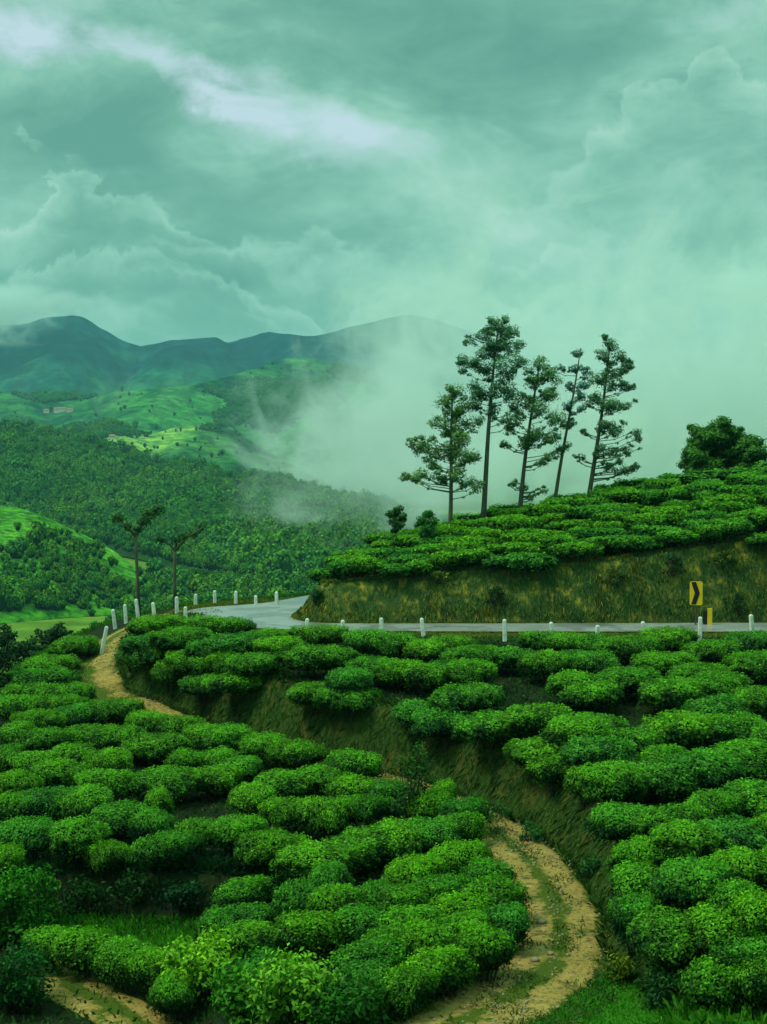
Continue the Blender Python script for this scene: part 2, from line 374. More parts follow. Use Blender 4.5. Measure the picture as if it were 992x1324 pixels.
def ground_mat():
    m_, t = mat('hillside_soil'); g = t.n('ShaderNodeTexCoord').outputs['Object']
    at = t.n('ShaderNodeAttribute', attribute_name='tint'); s_ = t.n('ShaderNodeSeparateColor', {0: at.outputs['Color']})
    n1 = t.noise(g, 1.3, 6, .6); n2 = t.noise(g, 7.0, 6, .65)
    gs = t.n('ShaderNodeMapping', {'Vector': g, 'Scale': (1, 1, .25)}).outputs[0]; n3 = t.noise(gs, 3.2, 6, .65)
    soil = t.ramp(n2, [(.3, (.003, .010, .003)), (.7, (.022, .032, .010))])
    bank = t.ramp(n2, [(.28, (.005, .020, .004)), (.5, (.020, .055, .008)), (.75, (.07, .10, .014))])
    bank = t.mixc(t.ramp(n1, [(.52, 0), (.68, 1)]), bank, (.085, .085, .014))
    cliff = t.ramp(n3, [(.30, (.014, .045, .012)), (.42, (.07, .12, .024)), (.55, (.20, .19, .03)), (.68, (.46, .33, .025))])
    cliff = t.mixc(t.ramp(n1, [(.46, .85), (.60, 0)]), cliff, (.014, .055, .016))
    lawn = t.ramp(n2, [(.3, (.02, .13, .008)), (.7, (.06, .23, .012))])
    c = t.mixc(s_.outputs[0], soil, bank); c = t.mixc(s_.outputs[1], c, cliff); c = t.mixc(s_.outputs[2], c, lawn)
    b = t.n('ShaderNodeBump', {'Height': n2, 'Strength': .7, 'Distance': .08})
    p = t.n('ShaderNodeBsdfPrincipled', {'Base Color': c, 'Roughness': .95, 'Specular IOR Level': .1, 'Normal': b.outputs[0]})
    t.n('ShaderNodeOutputMaterial', {0: p.outputs[0]}); return m_
def track_mat():
    m_, t = mat('dirt'); g = t.n('ShaderNodeTexCoord').outputs['Object']; u = t.n('ShaderNodeTexCoord').outputs['UV']
    su = t.n('ShaderNodeSeparateXYZ', {0: u}).outputs[0]
    n1 = t.noise(g, .9, 5, .6); n2 = t.noise(g, 6, 7, .7); n4 = t.noise(g, 22, 4, .7)
    dirt = t.ramp(n2, [(.28, (.09, .06, .012)), (.5, (.38, .25, .05)), (.72, (.60, .43, .12))])
    dirt = t.mixc(t.ramp(n4, [(.45, 0), (.58, .5)]), dirt, (.46, .35, .15)); dirt = t.mixc(t.ramp(t.noise(g, 2.6, 4, .6), [(.55, 0), (.68, .8)]), dirt, (.07, .06, .02))
    gr = t.ramp(n4, [(.3, (.025, .055, .006)), (.7, (.12, .17, .015))])
    # grass on the crown between the wheel ruts and along both edges
    d = t.m('ABSOLUTE', t.m('SUBTRACT', su, .5)); mid = t.ramp(d, [(.0, 1), (.13, .2), (.2, 0), (.36, .05), (.5, 1)])
    k = t.m('ADD', t.m('MULTIPLY', mid, .25), t.m('MULTIPLY', n2, .75)); k = t.m('ADD', k, t.m('MULTIPLY', n1, .75))
    k = t.ramp(k, [(.79, 0), (.89, 1)])
    c = t.mixc(k, dirt, gr)
    b = t.n('ShaderNodeBump', {'Height': t.m('ADD', n2, n4), 'Strength': .8, 'Distance': .06})
    p = t.n('ShaderNodeBsdfPrincipled', {'Base Color': c, 'Roughness': .95, 'Specular IOR Level': .1, 'Normal': b.outputs[0]})
    t.n('ShaderNodeOutputMaterial', {0: p.outputs[0]}); return m_
def road_mat():
    m_, t = mat('wet_asphalt'); g = t.n('ShaderNodeTexCoord').outputs['Object']
    n1 = t.noise(g, .6, 5, .6); n2 = t.noise(g, 30, 3, .7)
    c = t.ramp(n1, [(.3, (.17, .19, .18)), (.7, (.27, .29, .27))]); c = t.mixc(t.m('MULTIPLY', n2, .5), c, (.36, .38, .36))
    u = t.n('ShaderNodeSeparateXYZ', {0: t.n('ShaderNodeTexCoord').outputs['UV']}).outputs[0]
    ed = t.m('ADD', t.m('ABSOLUTE', t.m('SUBTRACT', u, .5)), t.m('MULTIPLY', t.m('SUBTRACT', t.noise(g, 1.6, 6, .65), .5), .35))
    c = t.mixc(t.ramp(ed, [(.42, 0), (.52, .9)]), c, (.19, .16, .07))
    pt = t.ramp(t.noise(g, .35, 3, .5), [(.52, 0), (.55, .55)]); c = t.mixc(pt, c, (.11, .12, .115))
    b = t.n('ShaderNodeBump', {'Height': n2, 'Strength': .15, 'Distance': .01})
    p = t.n('ShaderNodeBsdfPrincipled', {'Base Color': c, 'Roughness': t.ramp(n1, [(.35, .25), (.65, .5)]), 'Specular IOR Level': .6, 'Normal': b.outputs[0]})
    t.n('ShaderNodeOutputMaterial', {0: p.outputs[0]}); return m_
def hill_mat(name, stops, scale, patch=None, bump=2.0, zband=None, speck=None):
    m_, t = mat(name); g = t.n('ShaderNodeTexCoord').outputs['Object']
    n1 = t.noise(g, scale, 9, .62, .3); n0 = t.noise(g, scale * .22, 4, .55)
    c = t.ramp(n1, stops)
    if patch:
        f = t.ramp(n0, [(.41, 0), (.51, 1)])
        if zband:
            z = t.n('ShaderNodeSeparateXYZ', {0: g}).outputs[2]
            zz = t.m('ADD', z, t.m('MULTIPLY', t.m('SUBTRACT', n1, .5), (zband[1] - zband[0]) * .8))
            f = t.m('MULTIPLY', f, t.n('ShaderNodeMapRange', {0: zz, 1: zband[0], 2: zband[1], 3: 1.0, 4: 0.0}).outputs[0])
        c = t.mixc(f, c, t.ramp(n1, patch))
    if speck:      # woods, scrub and terraces too far off to tell apart
        nf = t.noise(g, speck, 6, .7); c = t.mixc(1.0, c, t.ramp(nf, [(.36, (.28, .34, .42)), (.50, (.9, .95, 1.0)), (.64, (1.8, 1.65, 1.3))]), 'MULTIPLY')
    b = t.n('ShaderNodeBump', {'Height': n1, 'Strength': .8, 'Distance': bump})
    p = t.n('ShaderNodeBsdfPrincipled', {'Base Color': c, 'Roughness': 1.0, 'Specular IOR Level': .02, 'Normal': b.outputs[0]})
    t.n('ShaderNodeOutputMaterial', {0: p.outputs[0]}); return m_

# ------------------------------------------------------------------ near ground
def axis(segs):
    out = []
    for a, b, st_ in segs: out += list(np.arange(a, b, st_))
    return np.array(out + [segs[-1][1]])
gx = axis([(-330, -60, 9), (-60, -26, 2), (-26, -19, .6), (-19, 22, .17), (22, 32, .5), (32, 100, 3), (100, 400, 12)])
gy = axis([(-300, -30, 12), (-30, 18, 1.5), (18, 62, .19), (62, 70, .14), (70, 84, .3), (84, 120, 1.5), (120, 330, 8)])
GX, GY = np.meshgrid(gx, gy); GZ = H(GX, GY)
nxg, nyg = len(gx), len(gy)
idx = np.arange(nxg * nyg).reshape(nyg, nxg)
quads = np.stack([idx[:-1, :-1], idx[:-1, 1:], idx[1:, 1:], idx[1:, :-1]], -1).reshape(-1, 4)
su = sdist(UPPER, GX, GY); sh = sdist(HILL, GX, GY); td = pdist([(p[0], p[1]) for p in TRACK], GX, GY)
zb = np.maximum(sstep(-.6, 0, su) * sstep(1.7, .9, su), sstep(2.2, 1.3, td))
rdist = pdist([(p[0], p[1]) for p in ROUT], GX, GY)
zb = np.maximum(zb, sstep(1.8, .9, rdist)); zb = np.maximum(zb, sstep(8, 6.5, np.abs(GY - 66) + 0 * GX) * (su > 1) * (sh < 0))
zc = sstep(-.1, .1, sh) * sstep(2.0, 1.3, sh)
gpd = sdist(GAP, GX, GY); zb = np.maximum(zb, .12 * sstep(-.3, .2, gpd) * sstep(1.8, 1.2, gpd))
LAWN = [tuple(Pz(a, b, 1.0)[:2]) for a, b in [(640, 1345), (745, 1290), (790, 1262), (850, 1285), (860, 1350), (700, 1400)]]
zlw = sstep(-.2, .2, sdist(LAWN, GX, GY)); zb = np.maximum(zb, .5 * sstep(2, 8, -sdist(PLAT, GX, GY)))
zlw = np.maximum(zlw, .35 * sstep(4, 20, -sdist(PLAT, GX, GY)))
gm = mesh_np('ground', np.stack([GX, GY, GZ], -1).reshape(-1, 3), quads, [ground_mat()], np.stack([zb, zc, zlw], -1).reshape(-1, 3), smooth=True)
tag(link('ground', gm), kind='structure')

def strip(name, A, B, m_, n=9, lift=.02, flat=None, crown=0.0):
    A, B = np.array([p[:2] for p in A]), np.array([p[:2] for p in B]); N = len(A)
    V, UV = [], []; s_ = 0
    for i in range(N):
        if i: s_ += np.linalg.norm(A[i] - A[i - 1])
        for k in range(n):
            t = k / (n - 1); q = A[i] * (1 - t) + B[i] * t; V.append(q); UV.append((t, s_))
    V = np.array(V); z = (H(V[:, 0], V[:, 1]) if flat is None else np.full(len(V), flat)) + lift
    UV = np.array(UV); z = z - crown * sstep(.42, .5, np.abs(UV[:, 0] - .5))
    f = np.arange(N * n).reshape(N, n); q = np.stack([f[:-1, :-1], f[1:, :-1], f[1:, 1:], f[:-1, 1:]], -1).reshape(-1, 4)
    return mesh_np(name, np.c_[V, z], q, [m_], smooth=True, uvs=UV)
tag(link('road', strip('road', RIN, ROUT, road_mat(), 9, 0, 3.60)), kind='structure')
tp = catmull([(p[0], p[1]) for p in TRACK], 22); L_, R_ = [], []
for i, p in enumerate(tp):
    d = tp[min(i + 1, len(tp) - 1)] - tp[max(i - 1, 0)]; d /= np.linalg.norm(d); nn = np.array([-d[1], d[0]])
    wd = 1.13 + .20 * float(fbm(i * .11, 2.2)); wd *= (.75 + .25 * min(1, abs(i - len(tp)) / 30)) * (1 + .6 * float(sstep(54, 58, p[1])) - .35 * float(sstep(62, 67, p[1])))
    wl = wr = wd
    while wl > .3 and float(sdist(UPPER, *(p + nn * wl))) > -.12: wl -= .08
    while wr > .3 and float(sdist(UPPER, *(p - nn * wr))) > -.12: wr -= .08
    L_.append(p + nn * wl); R_.append(p - nn * wr)
tag(link('dirt_track', strip('dirt_track', L_, R_, track_mat(), 11, .045, None, .09)), kind='structure')
pth = catmull([tuple(Pz(a, b, -.3)[:2]) for a, b in [(60, 1240), (105, 1278), (150, 1300), (195, 1330), (250, 1380)]], 8); L2, R2 = [], []
for i, p in enumerate(pth):
    d = pth[min(i + 1, len(pth) - 1)] - pth[max(i - 1, 0)]; d /= np.linalg.norm(d); nn = np.array([-d[1], d[0]])
    L2.append(p + nn * .75); R2.append(p - nn * .75)
tag(link('footpath', strip('footpath', L2, R2, bpy.data.materials['dirt'], 7, .045, None, .08)), kind='structure')

# ------------------------------------------------------------------ far country
def big_sheet():
    xs = np.concatenate([np.linspace(-6200, -400, 30), np.linspace(-390, 400, 60), np.linspace(430, 6200, 30)]); ys = np.concatenate([np.linspace(-550, 250, 10), np.linspace(260, 900, 60), np.linspace(930, 5900, 40)])
    X, Y = np.meshgrid(xs, ys); Z = -43.5 + 1.2 * fbm(X / 90, Y / 90, 1.1); Z = np.where((np.abs(X) < 420) & (Y < 340), -46.0, Z)
    i = np.arange(X.size).reshape(X.shape); q = np.stack([i[:-1, :-1], i[:-1, 1:], i[1:, 1:], i[1:, :-1]], -1).reshape(-1, 4)
    return mesh_np('valley_floor', np.stack([X, Y, Z], -1).reshape(-1, 3), q, [hill_mat('valley_meadow', [(.35, (.07, .15, .015)), (.55, (.14, .25, .03)), (.7, (.22, .30, .05))], .05, bump=.5)], smooth=True)
tag(link('valley_floor', big_sheet()), kind='structure')
HILLS = {}
def ridge(name, crest, foot, m_, amp, nf, zf=-43, nu=220, nv=70, seed=0.0, sharp=.9, erode=0.0, label=None):
    """crest / foot: (px, py, Y) and (px, Y) control points; a hill body with a front and a back slope"""
    cp = np.array([P(*c) for c in crest]); fp = np.array([[(a - 496) / F * Y, Y] for a, Y in foot])
    u = np.linspace(0, 1, nu)
    def along(A):
        s_ = np.r_[0, np.cumsum(np.hypot(*np.diff(A[:, :2], axis=0).T))]; s_ /= s_[-1]
        C = np.array(catmull([tuple(a) for a in A], 12)); s2 = np.linspace(0, 1, len(C))
        return np.stack([np.interp(u, s2, C[:, k]) for k in range(C.shape[1])], -1)
    C, Fo = along(cp), along(fp)
    V = []
    vs = np.r_[np.linspace(0, 1, nv), np.linspace(1.06, 1.8, 10)]
    for v_ in vs:
        if v_ <= 1:
            xy = Fo * (1 - v_) + C[:, :2] * v_; z = zf + (C[:, 2] - zf) * v_ ** sharp
        else:
            xy = C[:, :2] + (C[:, :2] - Fo) * (v_ - 1); z = zf + (C[:, 2] - zf) * np.maximum(1 - (v_ - 1) * 1.3, -.05)
        env = min(1, v_ * 4) * (0.25 + .75 * min(1, abs(1 - v_) * 5))
        d = amp * env * fbm(xy[:, 0] * nf + seed, xy[:, 1] * nf, seed, 5)
        if erode: d = d - erode * env * (1 - np.abs(vnoise(xy[:, 0] * nf * 1.7 + .25 * fbm(xy[:, 0] * nf * 3, xy[:, 1] * nf * 3), xy[:, 1] * nf * .5, seed + 3)) * 2)
        d = d + .22 * amp * (1 - env) * fbm(xy[:, 0] * nf * 5, xy[:, 1] * nf * 5, seed + 1, 3) * min(1, v_ * 4)
        V.append(np.c_[xy, z + d])
    V = np.array(V); n = len(vs)
    i = np.arange(n * nu).reshape(n, nu); q = np.stack([i[:-1, :-1], i[:-1, 1:], i[1:, 1:], i[1:, :-1]], -1).reshape(-1, 4)
    o = link(name, mesh_np(name, V.reshape(-1, 3), q, [m_], smooth=True)); tag(o, kind='structure')
    HILLS.setdefault(name, []).append((V, nv)); return V
M_MTN = hill_mat('mountain_cover', [(.35, (.002, .018, .040)), (.55, (.006, .045, .066)), (.72, (.03, .10, .07))], .0045, [(.35, (.006, .08, .03)), (.5, (.02, .20, .035)), (.66, (.09, .36, .05))], 40, (110, 330), speck=.02)
M_MID = hill_mat('plantation_cover', [(.38, (.005, .035, .022)), (.5, (.012, .09, .03)), (.66, (.04, .20, .035))], .012, [(.38, (.012, .09, .025)), (.55, (.05, .21, .035))], 12, speck=.05)
M_PALE = hill_mat('tea_slope_cover', [(.35, (.03, .13, .012)), (.55, (.07, .26, .02)), (.7, (.15, .38, .03))], .03, bump=2, speck=.25)
M_LITE = hill_mat('light_ridge_cover', [(.38, (.03, .14, .03)), (.5, (.12, .29, .05)), (.66, (.26, .42, .08))], .010, [(.40, (.005, .04, .014)), (.55, (.03, .13, .03))], bump=8, speck=.05)
M_FLOOR = hill_mat('forest_floor', [(.35, (.008, .03, .006)), (.6, (.02, .07, .01))], .03, bump=2)
ridge('mountain', [(-420, 400, 4600), (-150, 412, 4600), (0, 412, 4600), (55, 405, 4600), (103, 409, 4600), (135, 427, 4600), (168, 441, 4600), (230, 440, 4600), (276, 436, 4600), (300, 443, 4600), (338, 428, 4500), (362, 426, 4450), (404, 433, 4450), (440, 425, 4500), (482, 413, 4600), (530, 405, 4600), (590, 418, 4700), (670, 450, 4800), (750, 520, 4900), (840, 640, 5000)],
      [(-420, 3000), (0, 3000), (300, 2900), (500, 3000), (660, 3200), (840, 3500)], M_MTN, 62, .0019, nu=520, nv=120, seed=3.1, sharp=1.15, erode=62)
ridge('foothill', [(-300, 515, 2900), (-60, 508, 2900), (80, 512, 2900), (160, 505, 2850), (240, 498, 2850), (320, 478, 3100), (380, 462, 3300), (440, 470, 3300), (520, 510, 3100), (640, 570, 3000), (720, 640, 3000)],
      [(-300, 2200), (100, 2200), (300, 2150), (720, 2200)], M_MID, 26, .004, nu=260, seed=8.2, erode=12)
ridge('foothill', [(-200, 560, 2150), (30, 562, 2150), (100, 552, 2150), (150, 548, 2100), (190, 560, 2050), (240, 549, 2100), (290, 551, 2100), (330, 572, 2050), (380, 600, 2000), (450, 640, 1900)],
      [(-200, 1650), (150, 1650), (300, 1650), (450, 1600)], M_LITE, 12, .006, nu=240, seed=12.7, erode=6)
FV = ridge('forest_hill', [(-260, 520, 1500), (-60, 538, 1500), (0, 548, 1500), (60, 556, 1480), (120, 571, 1450), (200, 593, 1420), (300, 615, 1380), (400, 632, 1350), (500, 655, 1300), (620, 680, 1250), (760, 720, 1250)],
      [(-260, 560), (0, 860), (150, 820), (260, 680), (450, 600), (760, 640)], M_FLOOR, 14, .006, nu=260, nv=100, seed=5.5, sharp=.85, erode=7)
PV = ridge('pale_hill', [(-260, 640, 640), (-60, 645, 640), (0, 652, 630), (50, 664, 620), (110, 690, 610), (150, 712, 600), (190, 745, 580), (235, 792, 540)],
      [(-260, 440), (0, 470), (100, 490), (235, 510)], M_PALE, 4, .012, nu=160, nv=60, seed=2.2, sharp=.7, erode=2)
# ------------------------------------------------------------------ leaf cloud builder
def cards(cent, nrm, size, aspect, col, rng, fold=.0):
    """one four-cornered leaf per centre; returns V, F, colours"""
    n = len(cent); nrm = nrm / (np.linalg.norm(nrm, axis=1, keepdims=True) + 1e-9)
    r = rng.normal(size=(n, 3)); a = np.cross(nrm, r); a /= np.linalg.norm(a, axis=1, keepdims=True) + 1e-9; b = np.cross(nrm, a)
    s_ = size[:, None]; a = a * s_; b = b * s_ * aspect
    V = np.stack([cent - a * .5, cent - b * .5 + nrm * s_ * .08, cent + a * .55, cent + b * .5 + nrm * s_ * .08], 1).reshape(-1, 3)
    return V, np.arange(4 * n).reshape(n, 4), np.repeat(col, 4, axis=0)
def greens(n, rng, lo, hi, t=None, jit=.18):
    t = rng.random(n) if t is None else t
    c = np.array(lo)[None] * (1 - t[:, None]) + np.array(hi)[None] * t[:, None]
    return c * (1 + jit * rng.normal(size=(n, 1))).clip(.5, 1.6)
def icodome(nu, nv):
    V, Fc = [], []
    for j in range(nv + 1):
        ph = math.pi * j / nv
        for i in range(nu): V.append((math.sin(ph) * math.cos(2 * math.pi * i / nu), math.sin(ph) * math.sin(2 * math.pi * i / nu), math.cos(ph)))
    for j in range(nv):
        for i in range(nu): Fc.append((j * nu + i, (j + 1) * nu + i, (j + 1) * nu + (i + 1) % nu, j * nu + (i + 1) % nu))
    return np.array(V), np.array(Fc)
def tea_shape(d, L, Wd, Ht, seed):
    """surface point of a clipped tea bush in direction d (unit vectors)"""
    c, s_ = d[:, 2], np.hypot(d[:, 0], d[:, 1]) + 1e-9
    lam = 1 + .30 * fbm(d[:, 0] * 1.6 * L + seed, d[:, 1] * 1.6 * Wd, d[:, 2] * 2 + seed, 2)
    p = 3.2
    rr = (np.abs(s_) ** p + np.abs(c) ** p) ** (-1 / p)
    x = d[:, 0] * rr * lam * L / 2; y = d[:, 1] * rr * lam * Wd / 2; z = c * rr
    zc_ = np.where(z > 0, z * .42 * Ht, z * .36 * Ht) + .58 * Ht
    lump = .15 * fbm(x * 2.2 + seed, y * 2.2, zc_ * 2.2, 2) + .07 * fbm(x * 7 + seed, y * 7, zc_ * 7, 2)
    q = np.stack([x, y, zc_], -1); n = np.stack([d[:, 0] * 2 / L, d[:, 1] * 2 / Wd, d[:, 2] / (.4 * Ht)], -1); n /= np.linalg.norm(n, axis=1, keepdims=True)
    return q + n * lump[:, None] * np.array([1, 1, .62]), n, lump
def tea_crown(name, L, Wd, Ht, n, leaf, seed, lo=(.006, .050, .006), hi=(.16, .52, .012), coarse=False):
    rng = np.random.default_rng(seed)
    d = rng.normal(size=(n, 3)); d[:, 2] = np.abs(d[:, 2]) * np.where(rng.random(n) < .82, 1, -.45); d /= np.linalg.norm(d, axis=1, keepdims=True)
    q, nn, lump = tea_shape(d, L, Wd, Ht, seed * 1.7)
    q = q + nn * (rng.random((n, 1)) ** 2 * .14 - .04)
    up = np.array([0, 0, .35])
    nr = nn + up + rng.normal(size=(n, 3)) * .48
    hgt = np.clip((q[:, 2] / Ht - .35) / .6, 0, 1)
    t = np.clip(-.10 + .66 * hgt ** 1.6 + lump * 2.6 + .25 * fbm(q[:, 0] * 5, q[:, 1] * 5, q[:, 2] * 5 + seed, 2) + rng.normal(size=n) * .17, 0, 1)  # young leaves paler on top; flanks also darkened in colour as painted shading
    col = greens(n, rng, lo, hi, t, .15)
    sz = leaf * rng.uniform(.7, 1.3, n)
    V, Fc, C = cards(q, nr, sz, .52, col, rng)
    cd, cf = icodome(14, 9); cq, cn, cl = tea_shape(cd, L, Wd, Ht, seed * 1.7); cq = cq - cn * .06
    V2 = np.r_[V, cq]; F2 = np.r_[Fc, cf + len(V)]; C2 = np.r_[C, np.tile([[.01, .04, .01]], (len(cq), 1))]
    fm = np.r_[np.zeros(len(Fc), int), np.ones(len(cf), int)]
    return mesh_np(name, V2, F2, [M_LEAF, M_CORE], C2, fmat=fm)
def tea_stems(name, L, Wd, Ht, seed):
    rr = random.Random(seed); mb = MB()
    for _ in range(6):
        x, y = rr.uniform(-.3, .3) * L, rr.uniform(-.28, .28) * Wd
        mb.tube([(x * .5, y * .5, -.15), (x * .7 + rr.uniform(-.05, .05), y * .7, .2 * Ht), (x, y, .5 * Ht)], [.03, .022, .012], 5)
    return mb.mesh(name, [M_STEM])
# classes: length/width/height, leaf count
CLS = {'round': (1.15, 1.05, .86), 'oval': (1.7, 1.1, .88), 'long': (2.5, 1.15, .9)}
NEAR = {}; MIDM = {}
for k_, (cn_, (L, Wd, Ht)) in enumerate(CLS.items()):
    for s_ in range(5):
        ar = L * Wd * .8 + (L + Wd) * Ht * .9
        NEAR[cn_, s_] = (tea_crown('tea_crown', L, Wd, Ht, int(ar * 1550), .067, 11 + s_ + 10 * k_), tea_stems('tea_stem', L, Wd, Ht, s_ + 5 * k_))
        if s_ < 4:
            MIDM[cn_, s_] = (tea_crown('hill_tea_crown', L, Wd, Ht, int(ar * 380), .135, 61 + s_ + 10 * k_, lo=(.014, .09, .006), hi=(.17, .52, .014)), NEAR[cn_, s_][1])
# ------------------------------------------------------------------ tea bushes read off the photograph: (px, py, width px, height px, slope)
UP = [(205,808,50,20,.25),(200,832,60,22,.25),(236,828,55,22,.2),(205,851,60,20,.1),(246,858,46,20,.1),(176,846,30,24,.2),(225,872,50,16,0),
 (262,812,46,16,.1),(300,812,50,18,0),(270,842,50,16,0),(305,833,60,18,.2),(345,825,50,14,0),(365,838,45,22,.2),(410,822,70,16,.05),(262,864,34,18,0),(292,858,34,16,0),(330,860,55,24,.1),(315,880,80,22,.15),(266,886,60,24,0),
 (415,855,90,30,.1),(485,865,70,44,0),(410,898,60,22,0),(450,905,70,32,0),(480,833,60,18,0),(452,880,50,20,0),
 (512,835,44,20,0),(548,840,40,18,.1),(585,833,50,22,.1),(612,850,50,20,.25),(662,850,60,28,0),(515,868,60,36,0),(550,874,46,32,0),(573,866,30,18,0),(605,873,52,22,.1),(605,902,76,28,.12),
 (700,828,50,16,0),(740,832,50,18,0),(705,862,52,28,.1),(745,856,50,28,.15),(535,922,44,32,0),(575,938,70,26,0),(636,938,70,36,.35),(692,930,74,36,.1),(745,890,44,30,.3),(700,972,56,32,.35),(748,950,56,28,.35),(718,994,46,24,.1),
 (770,834,40,16,0),(770,862,50,22,.1),(812,840,66,22,.2),(862,828,56,20,.2),(920,844,60,32,.1),(972,836,60,28,.1),(762,897,58,34,.1),(812,882,62,40,.3),(858,856,62,26,.3),(872,897,66,40,.3),(905,876,50,22,.3),(928,893,66,28,.35),(980,862,56,32,.4),
 (765,945,66,36,.25),(822,957,44,26,.2),(772,978,76,40,.12),(880,945,70,34,.3),(925,925,56,24,.3),(978,906,44,22,.3),(945,945,72,26,.25),
 (758,1010,40,26,.1),(795,1016,60,32,.2),(848,1004,76,44,.2),(906,1002,76,46,.2),(962,985,68,40,.3),(1010,965,50,36,.3),(862,980,50,22,.1),
 (805,1064,64,34,.25),(868,1062,80,30,.12),(925,1042,60,30,.25),(970,1032,58,42,.2),(1005,1050,40,28,.2),(832,1110,70,28,.3),(888,1090,74,38,.25),(945,1080,72,42,.15),(1000,1078,40,30,.2),
 (828,1148,66,42,.1),(895,1142,76,42,.25),(960,1125,76,38,.2),(1015,1115,40,34,.2),(822,1196,60,26,.1),(872,1205,90,52,.2),(930,1196,70,46,.2),(982,1182,64,40,.2),(950,1168,50,18,.2),
 (965,1240,76,34,.2),(925,1272,70,42,.2),(985,1268,56,40,.2)]
LO = [(598,1054,50,22,.3),(556,1044,40,20,.2),(52,882,64,18,.3),(66,862,44,16,.4),(98,838,36,14,.45),(40,900,70,18,.2),(84,901,58,18,.15),(28,918,56,18,.05),(75,915,60,16,.1),(18,884,40,16,.3),
 (48,936,66,18,0),(100,926,58,18,.1),(146,920,66,22,.05),(190,935,46,16,-.15),(228,938,56,18,-.15),(62,956,66,18,0),(22,952,36,22,0),(112,948,46,18,0),(150,957,74,26,0),(204,962,74,30,.1),(258,955,40,20,0),
 (10,984,34,34,0),(46,986,56,34,.15),(94,978,50,26,0),(140,990,56,22,0),(292,958,56,22,0),(284,986,50,22,0),(340,966,50,22,-.05),(385,974,62,24,-.05),(455,992,64,20,-.1),(240,990,40,18,.1),
 (80,1006,74,22,0),(140,1016,70,24,0),(215,1012,66,32,.3),(26,1018,54,20,-.1),(20,1046,44,24,0),(62,1042,60,28,.1),(108,1040,68,32,0),(158,1052,50,34,-.25),(205,1043,30,14,0),(196,1072,46,24,-.2),
 (38,1080,66,32,-.1),(104,1084,66,34,-.1),(140,1104,44,18,0),(8,1112,44,22,0),(218,1096,64,24,.3),(275,1006,50,34,.1),(312,996,46,26,0),(325,1030,46,32,0),(368,1014,54,32,0),(412,1010,56,28,0),(456,1020,54,26,0),(374,1050,54,26,0),(420,1056,62,36,0),(470,1046,50,24,.2),
 (255,1078,46,26,.1),(305,1076,60,26,.2),(352,1096,78,28,0),(484,1090,74,40,.25),(408,1116,72,40,.3),(450,1100,50,36,.25),(325,1156,56,18,.3),(388,1166,52,22,.2),(430,1146,34,14,.3),(440,1172,56,28,.05),(488,1160,44,22,.1),(320,1184,56,26,0),
 (515,1086,46,36,.2),(550,1080,60,32,.3),(590,1068,56,26,.3),(575,1032,26,12,0),(500,1025,40,24,0),(535,1138,64,26,.3),(596,1118,66,26,.3),(568,1152,60,22,.25),(630,1133,52,20,.25),(520,1164,60,20,.2),
 (588,1180,66,30,.2),(640,1164,66,34,.25),(655,1195,52,34,.1),(535,1198,64,40,.2),(600,1205,66,32,.2),(548,1228,60,24,.2),(622,1232,62,28,.3),(572,1252,66,36,.3),(522,1274,60,38,.3),
 (398,1206,80,28,.05),(468,1196,66,32,0),(330,1214,66,36,0),(484,1240,70,28,.25),(470,1272,60,36,.2),(505,1220,44,26,.2),(60,1224,54,16,0),(112,1230,70,20,-.05),(160,1244,60,22,-.1),(205,1254,56,28,-.15),(280,1206,44,20,0),(222,1284,46,34,0)]
ORD = ['first', 'second', 'third', 'fourth', 'fifth', 'sixth', 'seventh', 'eighth', 'ninth', 'tenth', 'eleventh', 'twelfth', 'thirteenth', 'fourteenth', 'fifteenth', 'sixteenth', 'seventeenth', 'eighteenth', 'nineteenth', 'twentieth'] + [w_ + x_ for w_ in ('twenty-', 'thirty-', 'forty-') for x_ in ('first', 'second', 'third', 'fourth', 'fifth', 'sixth', 'seventh', 'eighth', 'ninth', 'tenth')]
def rows_of(items, step):
    """order by height in the picture, cut into rows, order each row from the left"""
    it = sorted(items, key=lambda q: q[1]); out = {}; row = []; r = 0; y0 = it[0][1]
    rows = []
    for q in it:
        if q[1] - y0 > step and row: rows.append(row); row = []; y0 = q[1]
        row.append(q)
    rows.append(row)
    for r, row in enumerate(rows):
        row.sort(key=lambda q: q[0])
        for k, q in enumerate(row): out[id(q)] = (r, k, len(row))
    return out
def place_tea(x, y, z, L_need, rot, table, label, group, hs=1.0, wk=1.0):
    cn_ = 'round' if L_need < 1.45 else 'oval' if L_need < 2.1 else 'long'
    L, Wd, Ht = CLS[cn_]; cm, sm = table[cn_, random.randrange(4 if table is MIDM else 5)]
    root = bpy.data.objects.new('tea_bush', None); COL.objects.link(root); root.empty_display_size = .2
    root.location = (x, y, z); root.rotation_euler = (random.uniform(-.03, .03), random.uniform(-.03, .03), rot + (math.pi if random.random() < .5 else 0))
    k = min(max(L_need / L, .62), 1.5); root.scale = (k, min(max(wk, .8), 1.5), hs)
    tag(root, label, 'tea bush', group)
    link('crown', cm, root); link('stem', sm, root); return root
NT_ = 0
